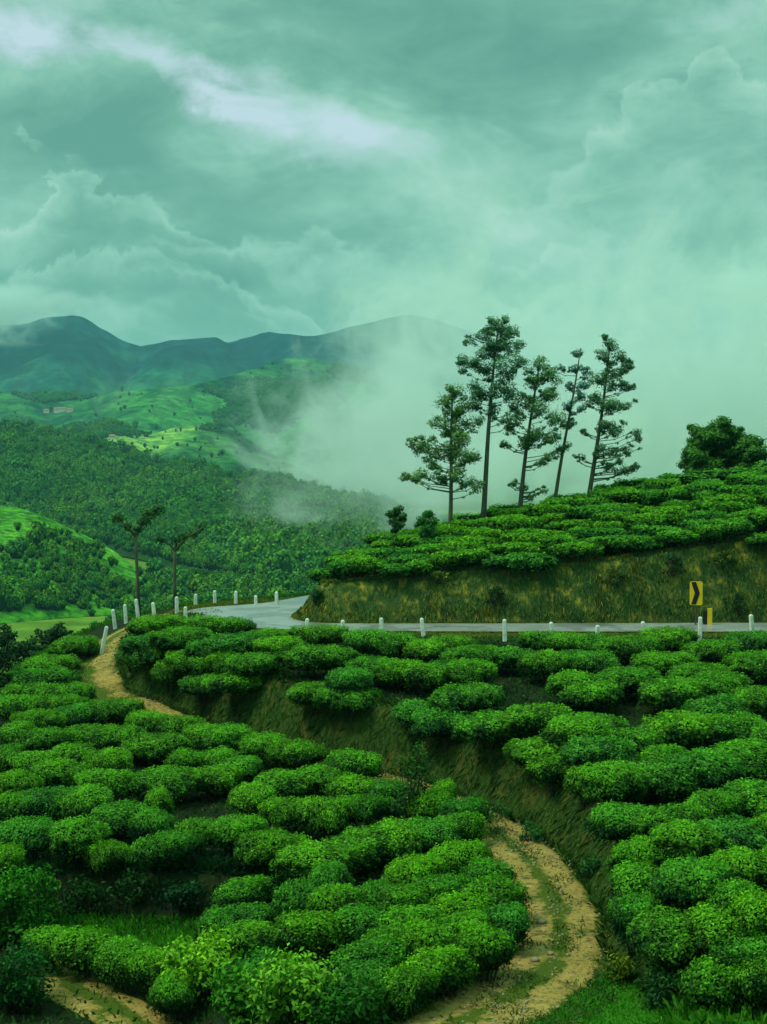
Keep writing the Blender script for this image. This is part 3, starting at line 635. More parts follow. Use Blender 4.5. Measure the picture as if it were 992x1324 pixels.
def do_zone(items, where, group):
    global NT_
    items = [tuple(i) for i in items]; R_ = rows_of(items, 24)
    for it in items:
        px, py, wpx, hpx, sl_ = it; q = hit(px, py, .62)
        if q is None: continue
        ppm = F / q[1]; s_ = (CAMZ - q[2]) / q[1]; a = math.atan2(sl_ / max(s_, .08), 1.0) * .75
        Lw = wpx / ppm / max(math.cos(a), .55) * 1.14
        wk = 1.12 * ((hpx / ppm) - .22) / (s_ + .06) / 1.1
        r, k, n = R_[id(it)]
        adj = ('long' if Lw > 2.1 else 'oval' if Lw > 1.45 else 'small round' if Lw < 1.0 else 'round')
        adj = ('slanting ' if sl_ >= .3 else '') + adj
        side = 'from the left'
        kk = k
        if k > n / 2: kk = n - 1 - k; side = 'from the right'
        lab = '%s tea bush, %s %s, %s row down, %s' % (adj, ORD[kk], side, ORD[r], where)
        # first bush in a row only once per side
        place_tea(q[0], q[1], q[2], Lw, a, NEAR, lab, group, random.uniform(.98, 1.22), wk); NT_ += 1
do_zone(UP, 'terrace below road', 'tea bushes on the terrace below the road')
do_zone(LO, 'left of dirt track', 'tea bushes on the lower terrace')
# rows on the hill above the road
hb = []
lip = [(p[0], p[1]) for p in RIN]
for r in range(12):
    off = 1.05 + r * 1.36
    # walk along x at roughly constant distance behind the cliff foot
    x = -6.0 + random.uniform(0, .8)
    while x < 27:
        Lb = random.choice([1.2, 1.7, 2.3, 2.8, 3.3]) * random.uniform(.85, 1.1)
        xc = x + Lb * .5; x += Lb * .93
        yc = 65.2 + off + .30 * max(0, 0) + .25 * float(vnoise(xc * .35, r * 3.1)) + .34 * float(vnoise(xc * 1.1, r * 7.7))
        sdv = float(sdist(HILL, np.array(xc), np.array(yc)))
        if sdv < .72: continue
        if random.random() < .035: continue
        z = float(H(xc, yc)); px, py = proj(xc, yc, z + .6)
        if px > 1030: continue
        hb.append((float(px), float(py), xc, yc, z, Lb, r))
hb.sort(key=lambda q: q[6]); keep = max(0, 300 - NT_); big, rest = hb[:keep], hb[keep:]
byrow = {}
for q in big: byrow.setdefault(q[6], []).append(q)
for r, row in byrow.items():
    row.sort(key=lambda q: q[0]); n = len(row)
    for k, q in enumerate(row):
        kk, side = (k, 'from the left') if k <= n / 2 else (n - 1 - k, 'from the right')
        lab = '%s hill tea bush, %s %s, %s row above the roadside cliff' % ('long' if q[5] > 2.1 else 'oval' if q[5] > 1.45 else 'round', ORD[kk], side, ORD[r])
        place_tea(q[2], q[3], q[4], q[5], random.uniform(-.12, .3), MIDM, lab, 'tea bushes on the hill above the road', random.uniform(.75, 1.2), random.uniform(.95, 1.25))
def join_meshes(name, inst, mats):
    Vs, Fs, Cs, Ms = [], [], [], []; off = 0; cache = {}
    for me, mx in inst:
        if me.name not in cache:
            n = len(me.vertices); a = np.empty(n * 3, np.float32); me.vertices.foreach_get('co', a)
            f = np.empty(len(me.loops), np.int32); me.loops.foreach_get('vertex_index', f)
            c = np.empty(n * 4, np.float32); me.color_attributes['tint'].data.foreach_get('color', c)
            mi = np.empty(len(me.polygons), np.int32); me.polygons.foreach_get('material_index', mi)
            cache[me.name] = (a.reshape(-1, 3), f.reshape(-1, 4), c.reshape(-1, 4)[:, :3], mi)
        a, f, c, mi = cache[me.name]; Vs.append(a @ mx[:3, :3].T + mx[:3, 3]); Fs.append(f + off); Cs.append(c * mx[3, 3]); Ms.append(mi); off += len(a)
    return mesh_np(name, np.concatenate(Vs), np.concatenate(Fs), mats, np.concatenate(Cs), fmat=np.concatenate(Ms))
def xf(loc, s=(1, 1, 1), rz=0, tint=1.0):
    m_ = np.eye(4); c, s_ = math.cos(rz), math.sin(rz)
    m_[:3, :3] = np.array([[c, -s_, 0], [s_, c, 0], [0, 0, 1]]) * np.array(s)[None]; m_[:3, 3] = loc; m_[3, 3] = tint; return m_
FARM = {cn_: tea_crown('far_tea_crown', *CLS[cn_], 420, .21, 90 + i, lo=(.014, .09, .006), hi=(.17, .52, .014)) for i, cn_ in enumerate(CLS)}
if rest:
    inst = []
    for q in rest:
        cn_ = 'round' if q[5] < 1.45 else 'oval' if q[5] < 2.1 else 'long'
        inst.append((FARM[cn_], xf((q[2], q[3], q[4]), (q[5] / CLS[cn_][0], random.uniform(.95, 1.15), random.uniform(.85, 1.1)), random.uniform(-.1, .22), random.uniform(.85, 1.15))))
    # carpet beyond and beside
    tag(link('tea_bushes_upper_hill', join_meshes('tea_bushes_upper_hill', inst, [M_LEAF, M_CORE])), 'bright green tea bushes covering the top of the hill above the road', 'tea bushes', kind='stuff').name = 'upper_hill_tea'

# ------------------------------------------------------------------ generic clumps, trees and shrubs
def clump_leaves(cs, rng, per, leaf, lo, hi, flat=.75, shell=.45):
    """cs: list of (centre, radius)"""
    Vs, Fs, Cs = [], [], []; off = 0
    for c, r in cs:
        n = max(6, int(per * (r ** 1.6))); d = rng.normal(size=(n, 3)); d /= np.linalg.norm(d, axis=1, keepdims=True)
        rad = r * (shell + (1 - shell) * rng.random((n, 1)) ** .5) * (1 + .25 * rng.normal(size=(n, 1)).clip(-1, 1)); q = np.array(c) + d * rad * np.array([1, 1, flat])
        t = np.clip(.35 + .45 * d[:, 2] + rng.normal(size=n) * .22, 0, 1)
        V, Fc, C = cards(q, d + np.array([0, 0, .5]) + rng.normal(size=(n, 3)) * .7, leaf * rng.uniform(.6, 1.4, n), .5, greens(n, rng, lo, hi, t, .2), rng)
        Vs.append(V); Fs.append(Fc + off); Cs.append(C); off += len(V)
    return np.concatenate(Vs), np.concatenate(Fs), np.concatenate(Cs)
def tree(name, label, cat, base, top, clumps, Y, trunk_r, leaf=.2, per=150, group=None, lo=(.008, .05, .015), hi=(.06, .17, .03), seed=1, dj=.9, nlimb=None, base_z=None, bend=.0):
    """base/top px; clumps px list (px, py, rpx): limbs run from the trunk to each clump"""
    rng = np.random.default_rng(seed); b = P(base[0], base[1], Y); t = P(top[0], top[1], Y)
    b = b.copy(); b[2] = float(H(b[0], b[1])) - .15 if base_z is None else base_z
    root = bpy.data.objects.new(name, None); COL.objects.link(root); root.location = tuple(b); tag(root, label, cat, group)
    mb = MB(); N = 9; pts = []
    for i in range(N):
        f = i / (N - 1); p = b * (1 - f) + t * f; p = p + np.array([math.sin(f * 4 + seed) * .1 + bend * math.sin(f * math.pi), math.cos(f * 3 + seed) * .08, 0]); pts.append(p - b)
    mb.tube(pts, [trunk_r * (1 - .78 * i / (N - 1)) * (1.25 if i == 0 else 1) for i in range(N)], 8)
    link('trunk', mb.mesh('trunk', [M_BARK], True), root)
    cs = []; lm = MB()
    for px, py, rp in clumps:
        c = P(px, py, Y) - b; r = rp * Y / F; c[1] += rng.uniform(-dj, dj) * min(1.5, abs(px - base[0]) * Y / F * .7 + .4)
        f = np.clip((c[2] - r * .8 - .25 * abs(c[0] - pts[4][0])) / (t[2] - b[2]), .12, .95)
        k = f * (N - 1); i = int(k); s0 = pts[i] * (1 - (k - i)) + pts[min(i + 1, N - 1)] * (k - i)
        mid = (s0 + c) / 2 + np.array([0, 0, -.08 * np.linalg.norm(c - s0)])
        lr = max(.022, trunk_r * .3 * (1 - f)); lm.tube([s0, mid, c], [lr, lr * .7, lr * .35], 5)
        for _ in range(3):
            e = c + rng.normal(size=3) * r * .6; lm.tube([mid * .3 + c * .7, e], [lr * .35, .008], 4)
        cs.append((c, r * 1.0)); cs.append((mid * .45 + c * .55, r * .5)); cs.append((mid, r * .3))
        for _ in range(2):
            cs.append((c + rng.normal(size=3).clip(-1.1, 1.1) * r * np.array([.75, .75, .55]), r * rng.uniform(.45, .8)))
    link('limbs', lm.mesh('limbs', [M_BARK], True), root).name = 'branch'
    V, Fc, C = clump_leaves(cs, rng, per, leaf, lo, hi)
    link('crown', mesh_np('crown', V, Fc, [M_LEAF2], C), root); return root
G5 = 'tall silver oaks on the hill crest'
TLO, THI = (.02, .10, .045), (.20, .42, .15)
def jit(cl, n, seed):
    rr = random.Random(seed); out = list(cl)
    for c in cl:
        for _ in range(n): out.append((c[0] + rr.uniform(-1, 1) * c[2] * 1.25, c[1] + rr.uniform(-1, 1) * c[2] * 1.25, c[2] * rr.uniform(.3, .7)))
    return out
C1 = [(590,505,12),(575,520,12),(600,525,14),(570,548,12),(590,550,15),(612,545,12),(540,578,10),(530,573,7),(560,580,12),(585,580,15),(605,590,13),(526,617,7),(545,612,10),(565,615,9),(590,615,12),(612,622,9),(560,600,8),(598,570,12)]
C2 = [(645,418,13),(665,425,10),(625,435,10),(640,445,15),(662,450,13),(608,440,7),(605,468,10),(625,475,13),(650,475,15),(672,470,10),(597,470,6),(615,500,12),(638,505,12),(660,500,12),(640,530,9),(655,540,9),(612,525,9),(632,455,12),(655,430,12)]
C3 = [(697,470,11),(710,485,12),(690,495,13),(715,510,12),(675,520,13),(695,530,15),(720,540,12),(665,545,10),(650,575,6),(690,560,14),(712,565,12),(725,580,9),(680,572,10),(706,592,7),(662,625,5),(678,628,6),(690,640,6),(700,635,5)]
C4 = [(750,455,7),(745,475,8),(725,475,6),(760,480,7),(740,500,8),(755,510,7),(733,525,7),(748,530,6),(742,548,5),(757,497,6)]
C5 = [(788,445,9),(780,462,10),(798,460,10),(808,475,8),(775,490,12),(795,495,12),(810,500,7),(770,515,12),(790,525,13),(808,525,8),(780,550,10),(800,555,10),(820,560,7),(775,580,8),(800,585,10),(815,583,7),(790,605,8),(808,608,9),(820,605,6),(750,590,5),(755,560,5)]
for i, (lab, b_, t_, cl, Y_, tr) in enumerate([
    ('leftmost tall oak, lower spreading branches reaching out left over the crest', (579, 672), (588, 498), C1, 77.5, .14),
    ('tallest of the silver oaks with a dense high crown and bare lower trunk', (622, 662), (646, 412), C2, 78, .17),
    ('middle silver oak with a broad drooping crown and small leafy shoots low on its trunk', (671, 652), (697, 465), C3, 79, .15),
    ('thin sparse silver oak whose trunk leans to the right', (717, 643), (749, 450), C4, 79, .12),
    ('rightmost tall oak with leafy branches down its right side to the tea', (762, 632), (788, 439), C5, 79.5, .15)]):
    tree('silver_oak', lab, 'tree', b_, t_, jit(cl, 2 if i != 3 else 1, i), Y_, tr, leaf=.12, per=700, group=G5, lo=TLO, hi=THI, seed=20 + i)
def blobclumps(cx, cy, rx, ry, n, rmin, rmax, seed):
    rr = random.Random(seed); out = []
    while len(out) < n:
        x, y = rr.uniform(-1, 1), rr.uniform(-1, 1)
        if x * x + y * y < 1: out.append((cx + x * rx, cy + y * ry, rr.uniform(rmin, rmax)))
    return out
tree('round_tree', 'dense round dark green tree on the right end of the hill crest', 'tree', (932, 612), (932, 570), blobclumps(932, 584, 42, 34, 64, 9, 14, 4), 90, .2, leaf=.20, per=800, lo=(.012, .08, .014), hi=(.08, .26, .03), seed=41, dj=1.6)
tree('young_tree', 'small dark young tree left of the tall oaks, alone on the hill edge', 'tree', (511, 690), (512, 668), [(506, 665, 7), (514, 662, 7), (520, 668, 6), (510, 674, 8), (516, 678, 7), (512, 684, 5)], 73.5, .05, leaf=.13, per=1600, lo=(.008, .06, .02), hi=(.03, .15, .03), seed=42, dj=.3)
tree('young_tree', 'small bright green young tree in the tea between hill edge and oaks', 'tree', (553, 706), (554, 670), [(554, 664, 6), (546, 674, 8), (560, 674, 7), (553, 682, 9), (548, 690, 8), (559, 690, 7), (554, 697, 6)], 71.5, .06, leaf=.13, per=1600, lo=(.012, .10, .01), hi=(.12, .36, .02), seed=43, dj=.3)
# two lopped trees by the track
def lopped(lab, b_, pts, arms, tufts, Y_, seed):
    rng = np.random.default_rng(seed); b = P(*b_, Y_); b[2] = float(H(b[0], b[1])) - .2
    root = bpy.data.objects.new('lopped_tree', None); COL.objects.link(root); root.location = tuple(b); tag(root, lab, 'tree', 'lopped trees at the bend of the track')
    mb = MB(); tp_ = [P(x, y, Y_) - b for x, y in pts]; tp_[0] = np.zeros(3); mb.tube(tp_, [.12, .09, .085, .085][:len(tp_)], 8); link('trunk', mb.mesh('trunk', [M_BARK], True), root)
    for a in arms:
        ap = [P(x, y, Y_ + dy) - b for x, y, dy in a]; m2 = MB(); m2.tube(ap, list(np.linspace(.08, .03, len(ap))), 7); link('branch', m2.mesh('branch', [M_BARK], True), root)
    V, Fc, C = clump_leaves([(P(x, y, Y_ + rng.uniform(-.3, .3)) - b, 2.3 * r * Y_ / F) for x, y, r in tufts], rng, 900, .15, (.01, .07, .03), (.07, .18, .05), shell=.1)
    link('crown', mesh_np('crown', V, Fc, [M_LEAF2], C), root)
lopped('bare lopped tree on the left with sparse leaves on its top branches', (180, 790), [(180, 790), (178, 750), (176, 715), (176, 692)], [[(176, 694, 0), (184, 676, .2), (205, 657, .3)], [(176, 694, 0), (165, 682, -.2), (150, 668, -.3)]], [(204, 658, 4), (195, 664, 5), (186, 674, 4), (165, 680, 3), (152, 670, 4), (178, 684, 3)], 74, 3)
lopped('bare lopped tree forking into a Y with leafy tufts at its ends', (227, 785), [(227, 785), (226, 755), (226, 728), (226, 712)], [[(226, 713, 0), (220, 704, .2), (207, 697, .3)], [(226, 713, 0), (236, 702, -.2), (243, 694, -.2), (262, 682, -.3)], [(226, 712, 0), (229, 700, .1), (231, 695, .2)]], [(208, 697, 3), (260, 681, 4), (248, 690, 4), (238, 693, 3), (230, 697, 3)], 74, 5)
# valley-side trees left, seen over the edge
for i, (lab, cx, cy, rx, ry, Y_) in enumerate([('dark broad tree below the left edge of the tea, before the yellow meadow', 70, 828, 32, 20, 100), ('dark tree at the left edge of the picture beside the meadow', 8, 832, 22, 22, 96),
        ('smaller dark tree between the two others below the tea edge', 34, 848, 20, 16, 92), ('low dark tree just behind the topmost left tea bushes', 98, 846, 20, 14, 96)]):
    tree('dark_tree', lab, 'tree', (cx, cy + 40), (cx, cy), blobclumps(cx, cy, rx, ry, 22, 6, 10, 60 + i), Y_, .22, leaf=.26, per=150, lo=(.004, .03, .008), hi=(.02, .09, .015), seed=50 + i, dj=1.5, group='dark trees on the valley side')
tree('leaning_tree', 'very dark leafy tree at the far left edge reaching into the picture', 'tree', (-22, 980), (-20, 850), blobclumps(-3, 900, 18, 60, 40, 8, 13, 77), 57, .16, leaf=.13, per=330, lo=(.002, .018, .004), hi=(.008, .05, .006), seed=78, dj=.8)
# foreground shrubs
def shrub(name, label, px, py, rx, ry, Yh=None, n=16, leaf=.09, lo=(.008, .08, .006), hi=(.07, .30, .015), seed=1, rr=(.22, .4), per=700, group=None):
    q = hit(px, py + ry, 0.0) if Yh is None else P(px, py + ry, Yh)
    if q is None: return
    Y_ = q[1]; ppm = F / Y_; rng = np.random.default_rng(seed); rnd = random.Random(seed)
    b = np.array([q[0], Y_, float(H(q[0], Y_))]); hh = max(.5, 2 * ry / ppm); root = bpy.data.objects.new(name, None); COL.objects.link(root); root.location = tuple(b); tag(root, label, 'shrub', group)
    cs = []; st_ = MB()
    for _ in range(n):
        a = rnd.uniform(0, 6.28); f = math.sqrt(rnd.random()); z = rnd.uniform(.25, 1.0)
        c = np.array([math.cos(a) * f * rx / ppm * (1.1 - .5 * z), math.sin(a) * f * rx / ppm * .8, z * hh - .15]); cs.append((c, rnd.uniform(*rr)))
        st_.tube([(0, 0, -.2), (c[0] * .6, c[1] * .6, c[2] * .55), tuple(c)], [.03, .018, .007], 5)
    link('stem', st_.mesh('stem', [M_STEM]), root)
    V, Fc, C = clump_leaves(cs, rng, per, leaf, lo, hi, .9, .3)
    link('crown', mesh_np('crown', V, Fc, [M_LEAF2], C), root)
shrub('wild_shrub', 'large bright leafy shrub at the lower left edge above the dark bushes', 22, 1170, 58, 46, n=44, leaf=.11, seed=101, rr=(.25, .42), per=520, lo=(.005, .07, .004), hi=(.045, .27, .01))
shrub('wild_shrub', 'dark leafy shrub in the bottom left corner beside the pale path', 18, 1262, 52, 42, n=40, leaf=.10, seed=102, rr=(.22, .38), per=560, lo=(.003, .035, .004), hi=(.02, .15, .01))
for lab, px, py, rx, ry in [('dark shrub added for shade on the bank, nearest the big corner shrub', 112, 1158, 30, 20), ('dark shrub added for shade at the middle of the bank above the tall grass', 172, 1150, 34, 20),
        ('dark shrub added for shade on the bank right of its middle', 236, 1156, 32, 20), ('dark shrub added for shade at the right end of the bank', 296, 1160, 26, 18)]:
    shrub('bank_shrub', lab, px, py, rx, ry, n=26, leaf=.10, lo=(.002, .018, .004), hi=(.012, .085, .010), seed=int(px), rr=(.16, .32), per=420, group='dark shrubs added for shade on the bank')  # shrubs added with near-black leaves to fill in the bank's shade
shrub('wild_shrub', 'yellow-green shrub right of the path, upper one at the bottom', 258, 1256, 56, 42, n=46, leaf=.11, seed=103, lo=(.015, .13, .006), hi=(.24, .58, .02), per=520)
shrub('wild_shrub', 'pale green shrub at the bottom edge with yellow shoots on top', 385, 1286, 62, 44, n=50, leaf=.11, seed=104, lo=(.015, .13, .006), hi=(.26, .58, .02), per=520)
shrub('wild_shrub', 'mid green shrub at the bottom edge between the two yellowish ones', 315, 1288, 46, 38, n=34, leaf=.11, seed=105, lo=(.008, .09, .006), hi=(.07, .30, .015), per=520)
shrub('wild_shrub', 'low green shrub behind the yellowish shrubs, under the dark hedge gap', 345, 1250, 50, 24, n=34, leaf=.10, seed=106, lo=(.008, .09, .006), hi=(.06, .29, .015), per=520)
shrub('wild_shrub', 'dark shrub at the bottom edge left of the curving track', 450, 1306, 50, 34, n=30, leaf=.10, seed=107, lo=(.004, .05, .005), hi=(.03, .17, .01), per=520)
shrub('bank_sapling', 'thin dark sapling standing before the bank where the track disappears', 530, 1015, 30, 58, n=26, leaf=.10, seed=108, rr=(.14, .3), lo=(.006, .05, .006), hi=(.03, .14, .015), per=520)
for lab, px, py, rx, ry, lo_, hi_ in [('grey-green shrub on the upper cliff below the gap in the hill tea', 868, 728, 16, 16, (.006, .04, .014), (.03, .13, .035)),
        ('dark weedy shrub at the cliff foot right of the chevron sign', 955, 780, 16, 14, (.004, .03, .008), (.02, .10, .02)), ('yellowish shrub high on the right part of the cliff', 935, 722, 18, 9, (.02, .07, .008), (.14, .22, .02)),
        ('dark clump of weeds in the middle of the cliff above the tall post', 640, 770, 16, 12, (.004, .03, .010), (.025, .11, .02)), ('yellow-green weeds near the top of the cliff middle', 568, 745, 16, 8, (.03, .08, .008), (.20, .26, .02)),
        ('ochre weeds hanging on the cliff left of the lone middle post', 800, 745, 18, 10, (.03, .07, .008), (.18, .20, .02)), ('dark weeds at the nose of the cliff', 410, 772, 9, 8, (.004, .03, .010), (.02, .11, .02))]:
    shrub('cliff_shrub', lab, px, py, rx, ry, n=16, leaf=.12, lo=lo_, hi=hi_, seed=int(px), rr=(.14, .28), per=420, group='shrubs on the roadside cliff')
shrub('bank_shrub', 'low shrub at the foot of the bank above the grassy track', 640, 1052, 26, 9, n=12, leaf=.08, seed=109, rr=(.12, .22), lo=(.006, .06, .01), hi=(.03, .18, .02))
shrub('bank_shrub', 'small shrub on the bank foot at the upper bend of the track', 690, 1082, 22, 9, n=10, leaf=.08, seed=110, rr=(.12, .2), lo=(.006, .06, .01), hi=(.03, .18, .02))
shrub('bank_shrub', 'small shrub at the bank foot beside the widest part of the track', 765, 1120, 20, 12, n=10, leaf=.08, seed=111, rr=(.14, .22), lo=(.006, .06, .01), hi=(.03, .2, .02))
shrub('bank_shrub', 'dark tangled shrub under the lowest tea bushes right of the lawn', 868, 1275, 40, 22, n=22, leaf=.09, seed=112, lo=(.003, .03, .004), hi=(.02, .10, .012))
shrub('bank_shrub', 'yellowish weedy shrub at the corner of the track and the right terrace', 802, 1248, 20, 22, n=12, leaf=.09, seed=113, rr=(.12, .22), lo=(.02, .08, .006), hi=(.18, .26, .015))

# ------------------------------------------------------------------ concrete guard posts
POSTS = [(397,815,15,0,'first short guard post left of the cliff nose'),(443,825,23,0,'straight white guard post in front of the yellowest part of the cliff'),(495,827,27,-4,'white guard post leaning slightly left, third from the cliff nose'),
 (548,824,24,-6,'white guard post leaning left, fourth from the cliff nose'),(653,830,28,-2,'tall white guard post standing alone at the middle of the straight road'),(716,825,21,-8,'short tilted guard post right of the middle of the straight road'),
 (773,825,16,0,'lowest guard post half hidden by tea below the road'),(837,827,24,-12,'strongly left leaning guard post on the straight road'),(905,833,35,0,'largest guard post, in front of the yellow chevron sign'),(973,818,23,-4,'rightmost guard post at the edge of the picture'),
 (358,784,17,0,'far guard post next to the cliff on the outside of the bend'),(331,783,12,0,'small far guard post, second from the cliff on the outer bend'),(305,784,16,0,'far guard post in the middle of the outer bend'),(278,785,16,0,'far guard post left of the middle of the outer bend'),(253,786,14,0,'far guard post where the bend meets the lopped trees'),
 (229,796,24,0,'white guard post beside the trunk of the Y shaped tree'),(200,799,20,-6,'white guard post between the two lopped trees'),(179,802,27,-6,'white guard post at the foot of the left lopped tree'),(163,806,24,-3,'white guard post just left of the left lopped tree'),(149,813,25,-5,'white guard post above the tan bend of the dirt track'),
 (131,834,24,8,'white guard post near the turn of the dirt track, leaning right'),(110,837,15,-22,'lowest small guard post fallen over to the left at the track turn'),(240,802,17,0,'white guard post at the junction of track and road'),(427,821,8,0,'guard post stub almost hidden behind tea by the cliff nose')]
POSTS = [p for p in POSTS if p[0] != 427]
post_me = None
for px, py, hpx, lean, lab in POSTS:
    q = hit(px, py, 0.0, 40, 80)
    if q is None: q = P(px, py, 74); q[2] = float(H(q[0], q[1]))
    if px < 140: q = hit(px, py, .45, 40, 80); hpx += .45 * F / q[1]
    if px in (358, 331, 305, 278, 253): q = P(px, py, 73.4); q[2] = float(H(q[0], q[1]))
    hh = hpx * q[1] / F
    root = bpy.data.objects.new('guard_post', None); COL.objects.link(root); root.location = tuple(q); root.rotation_euler = (random.uniform(-.03, .03), R(-lean) * -1, random.uniform(-.2, .2))
    tag(root, lab, 'guard post', 'white concrete guard posts along road and track')
    root.rotation_euler[1] = R(lean * 1.3 + random.uniform(-2, 2))
    mb = MB(); mb.box((0, 0, hh / 2 - .1), (.19, .16, hh + .2), 0, .03, 0, .86); link('shaft', mb.mesh('shaft', [M_CONC]), root)
    mb = MB(); mb.box((0, 0, hh + .012), (.13, .11, .03), 0, .02, 0, .8); link('cap', mb.mesh('cap', [M_CONC]), root)
# ------------------------------------------------------------------ chevron sign and hazard marker
def sign():
    b = P(900, 806, 63.9); b[2] = float(H(b[0], b[1])) ; k = 63.9 / F
    root = bpy.data.objects.new('chevron_sign', None); COL.objects.link(root); root.location = tuple(b); root.rotation_euler = (0, 0, R(-6))
    tag(root, 'yellow curve sign with a black chevron pointing right, below the cliff', 'road sign')
    hw, z0, z1 = 8.2 * k, 27 * k, 58 * k
    mb = MB(); mb.tube([(0, .03, -.2), (0, .03, z1 - .06)], [.035, .035], 8); link('post', mb.mesh('post', [M_MET]), root)
    c = .06
    mb = MB(); mb.prism([(-hw + c, z0), (hw - c, z0), (hw, z0 + c), (hw, z1 - c), (hw - c, z1), (-hw + c, z1), (-hw, z1 - c), (-hw, z0 + c)], -.02, .0); link('board', mb.mesh('board', [M_YEL]), root)
    mid = (z0 + z1) / 2; t = .125
    mb = MB()
    for sg in (1, -1):
        zt = mid + sg * (z1 - z0) / 2 * .94
        quad = [(-.10 - t, zt), (-.10 + t * .75, zt), (.14 + t * .2, mid), (.14 - t * 1.6, mid)]
        mb.prism(quad if sg < 0 else quad[::-1], -.032, -.023)
    link('chevron', mb.mesh('chevron', [M_BLK]), root)
    b = P(916, 807, 64.0); b[2] = float(H(b[0], b[1]))
    root = bpy.data.objects.new('hazard_marker', None); COL.objects.link(root); root.location = tuple(b); tag(root, 'short yellow and black marker box beside the chevron sign', 'marker')
    mb = MB(); mb.box((.06, 0, .38), (.22, .14, .86), 0, .02); link('yellow_panel', mb.mesh('yellow_panel', [M_YEL]), root)
    mb = MB(); mb.box((-.14, .02, .33), (.17, .12, .72), 0, .02); link('black_panel', mb.mesh('black_panel', [M_BLK]), root)
sign()
# ------------------------------------------------------------------ far houses
M_HW = simple('house_wall', (.55, .45, .36), (.7, .6, .5), .5); M_HR = simple('house_roof', (.30, .12, .07), (.4, .18, .1), .6)
M_WIN = simple('window_glass', (.02, .03, .04), (.05, .06, .07), .6, .2)
def surf_z(name, x, y, which=0):
    V, nv = HILLS[name][which]; d = (V[..., 0] - x) ** 2 + (V[..., 1] - y) ** 2; i = np.unravel_index(np.argmin(d), d.shape); return V[i][2]
def cast_hill(name, which, px, py):
    V, nv = HILLS[name][which]; V = V[:nv]; pp = proj(V[..., 0], V[..., 1], V[..., 2]); d = (pp[0] - px) ** 2 + ((pp[1] - py) * 2) ** 2
    i = np.unravel_index(np.argmin(d), d.shape); return V[i]
for lab, px, py, wpx, which, nm in [('small cream house far away on the valley slope, leftmost', 59, 533, 7, 0, 'foothill'), ('long cream building with reddish roof far away on the valley slope', 78, 533, 16, 0, 'foothill'),
                                ('far reddish house, right end of the row on the valley slope', 91, 532, 8, 0, 'foothill'), ('tiny orange roofed house on the light green ridge', 147, 566, 8, 1, 'foothill')]:
    q = cast_hill(nm, which, px, py); wd = wpx * q[1] / F; hh = max(3.2, wd * .28); root = bpy.data.objects.new('house', None); COL.objects.link(root); root.location = (q[0], q[1] - 6, q[2]); tag(root, lab, 'house', 'far houses')
    MBw = MB().box((0, 0, hh / 2 - 2), (wd, 7, hh + 4)); link('wall', MBw.mesh('wall', [M_HW]), root)
    rf = MB(); rf.V = [Vector(v_) for v_ in [(-wd / 2 - .6, -4.2, hh), (wd / 2 + .6, -4.2, hh), (wd / 2 + .6, 4.2, hh), (-wd / 2 - .6, 4.2, hh), (-wd / 2 + 1, 0, hh + 2.2), (wd / 2 - 1, 0, hh + 2.2)]]
    rf.F = [(0, 1, 5, 4), (2, 3, 4, 5), (1, 2, 5), (3, 0, 4), (3, 2, 1, 0)]; rf.M = [0] * 5; link('roof', rf.mesh('roof', [M_HR]), root)
    n = max(2, int(wd / 4))
    wm = MB().box((0, 0, 0), (1.4, .1, 1.3)).mesh('window', [M_WIN])
    for i in range(n): link('window', wm, root, (-wd / 2 + wd * (i + .5) / n, -3.53, hh * .55))
# ------------------------------------------------------------------ forests on the hills (one mass each)
def low_tree(seed, n=85, lo=(.008, .055, .008), hi=(.07, .26, .02)):
    rng = np.random.default_rng(seed); d = rng.normal(size=(n, 3)); d[:, 2] = np.abs(d[:, 2]) * .9 - .15; d /= np.linalg.norm(d, axis=1, keepdims=True)
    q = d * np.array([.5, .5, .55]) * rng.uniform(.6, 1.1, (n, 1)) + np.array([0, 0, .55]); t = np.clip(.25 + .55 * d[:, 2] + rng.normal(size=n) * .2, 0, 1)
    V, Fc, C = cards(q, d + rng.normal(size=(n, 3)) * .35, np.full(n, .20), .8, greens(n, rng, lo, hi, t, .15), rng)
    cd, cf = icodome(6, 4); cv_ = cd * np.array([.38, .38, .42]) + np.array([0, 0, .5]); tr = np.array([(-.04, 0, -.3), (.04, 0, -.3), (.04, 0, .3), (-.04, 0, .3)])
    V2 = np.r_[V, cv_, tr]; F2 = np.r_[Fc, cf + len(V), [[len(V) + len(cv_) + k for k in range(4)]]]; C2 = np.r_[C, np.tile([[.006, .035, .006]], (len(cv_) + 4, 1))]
    return mesh_np('low_tree', V2, F2, [M_FAR], C2)
LT = [low_tree(300 + i) for i in range(5)]; LTL = [low_tree(310 + i, lo=(.03, .12, .01), hi=(.13, .32, .02)) for i in range(3)]
TPL = bpy.data.collections.new('forest_templates')
for i_, me_ in enumerate(LT + LTL): TPL.objects.link(bpy.data.objects.new('low_tree_%02d' % i_, me_))
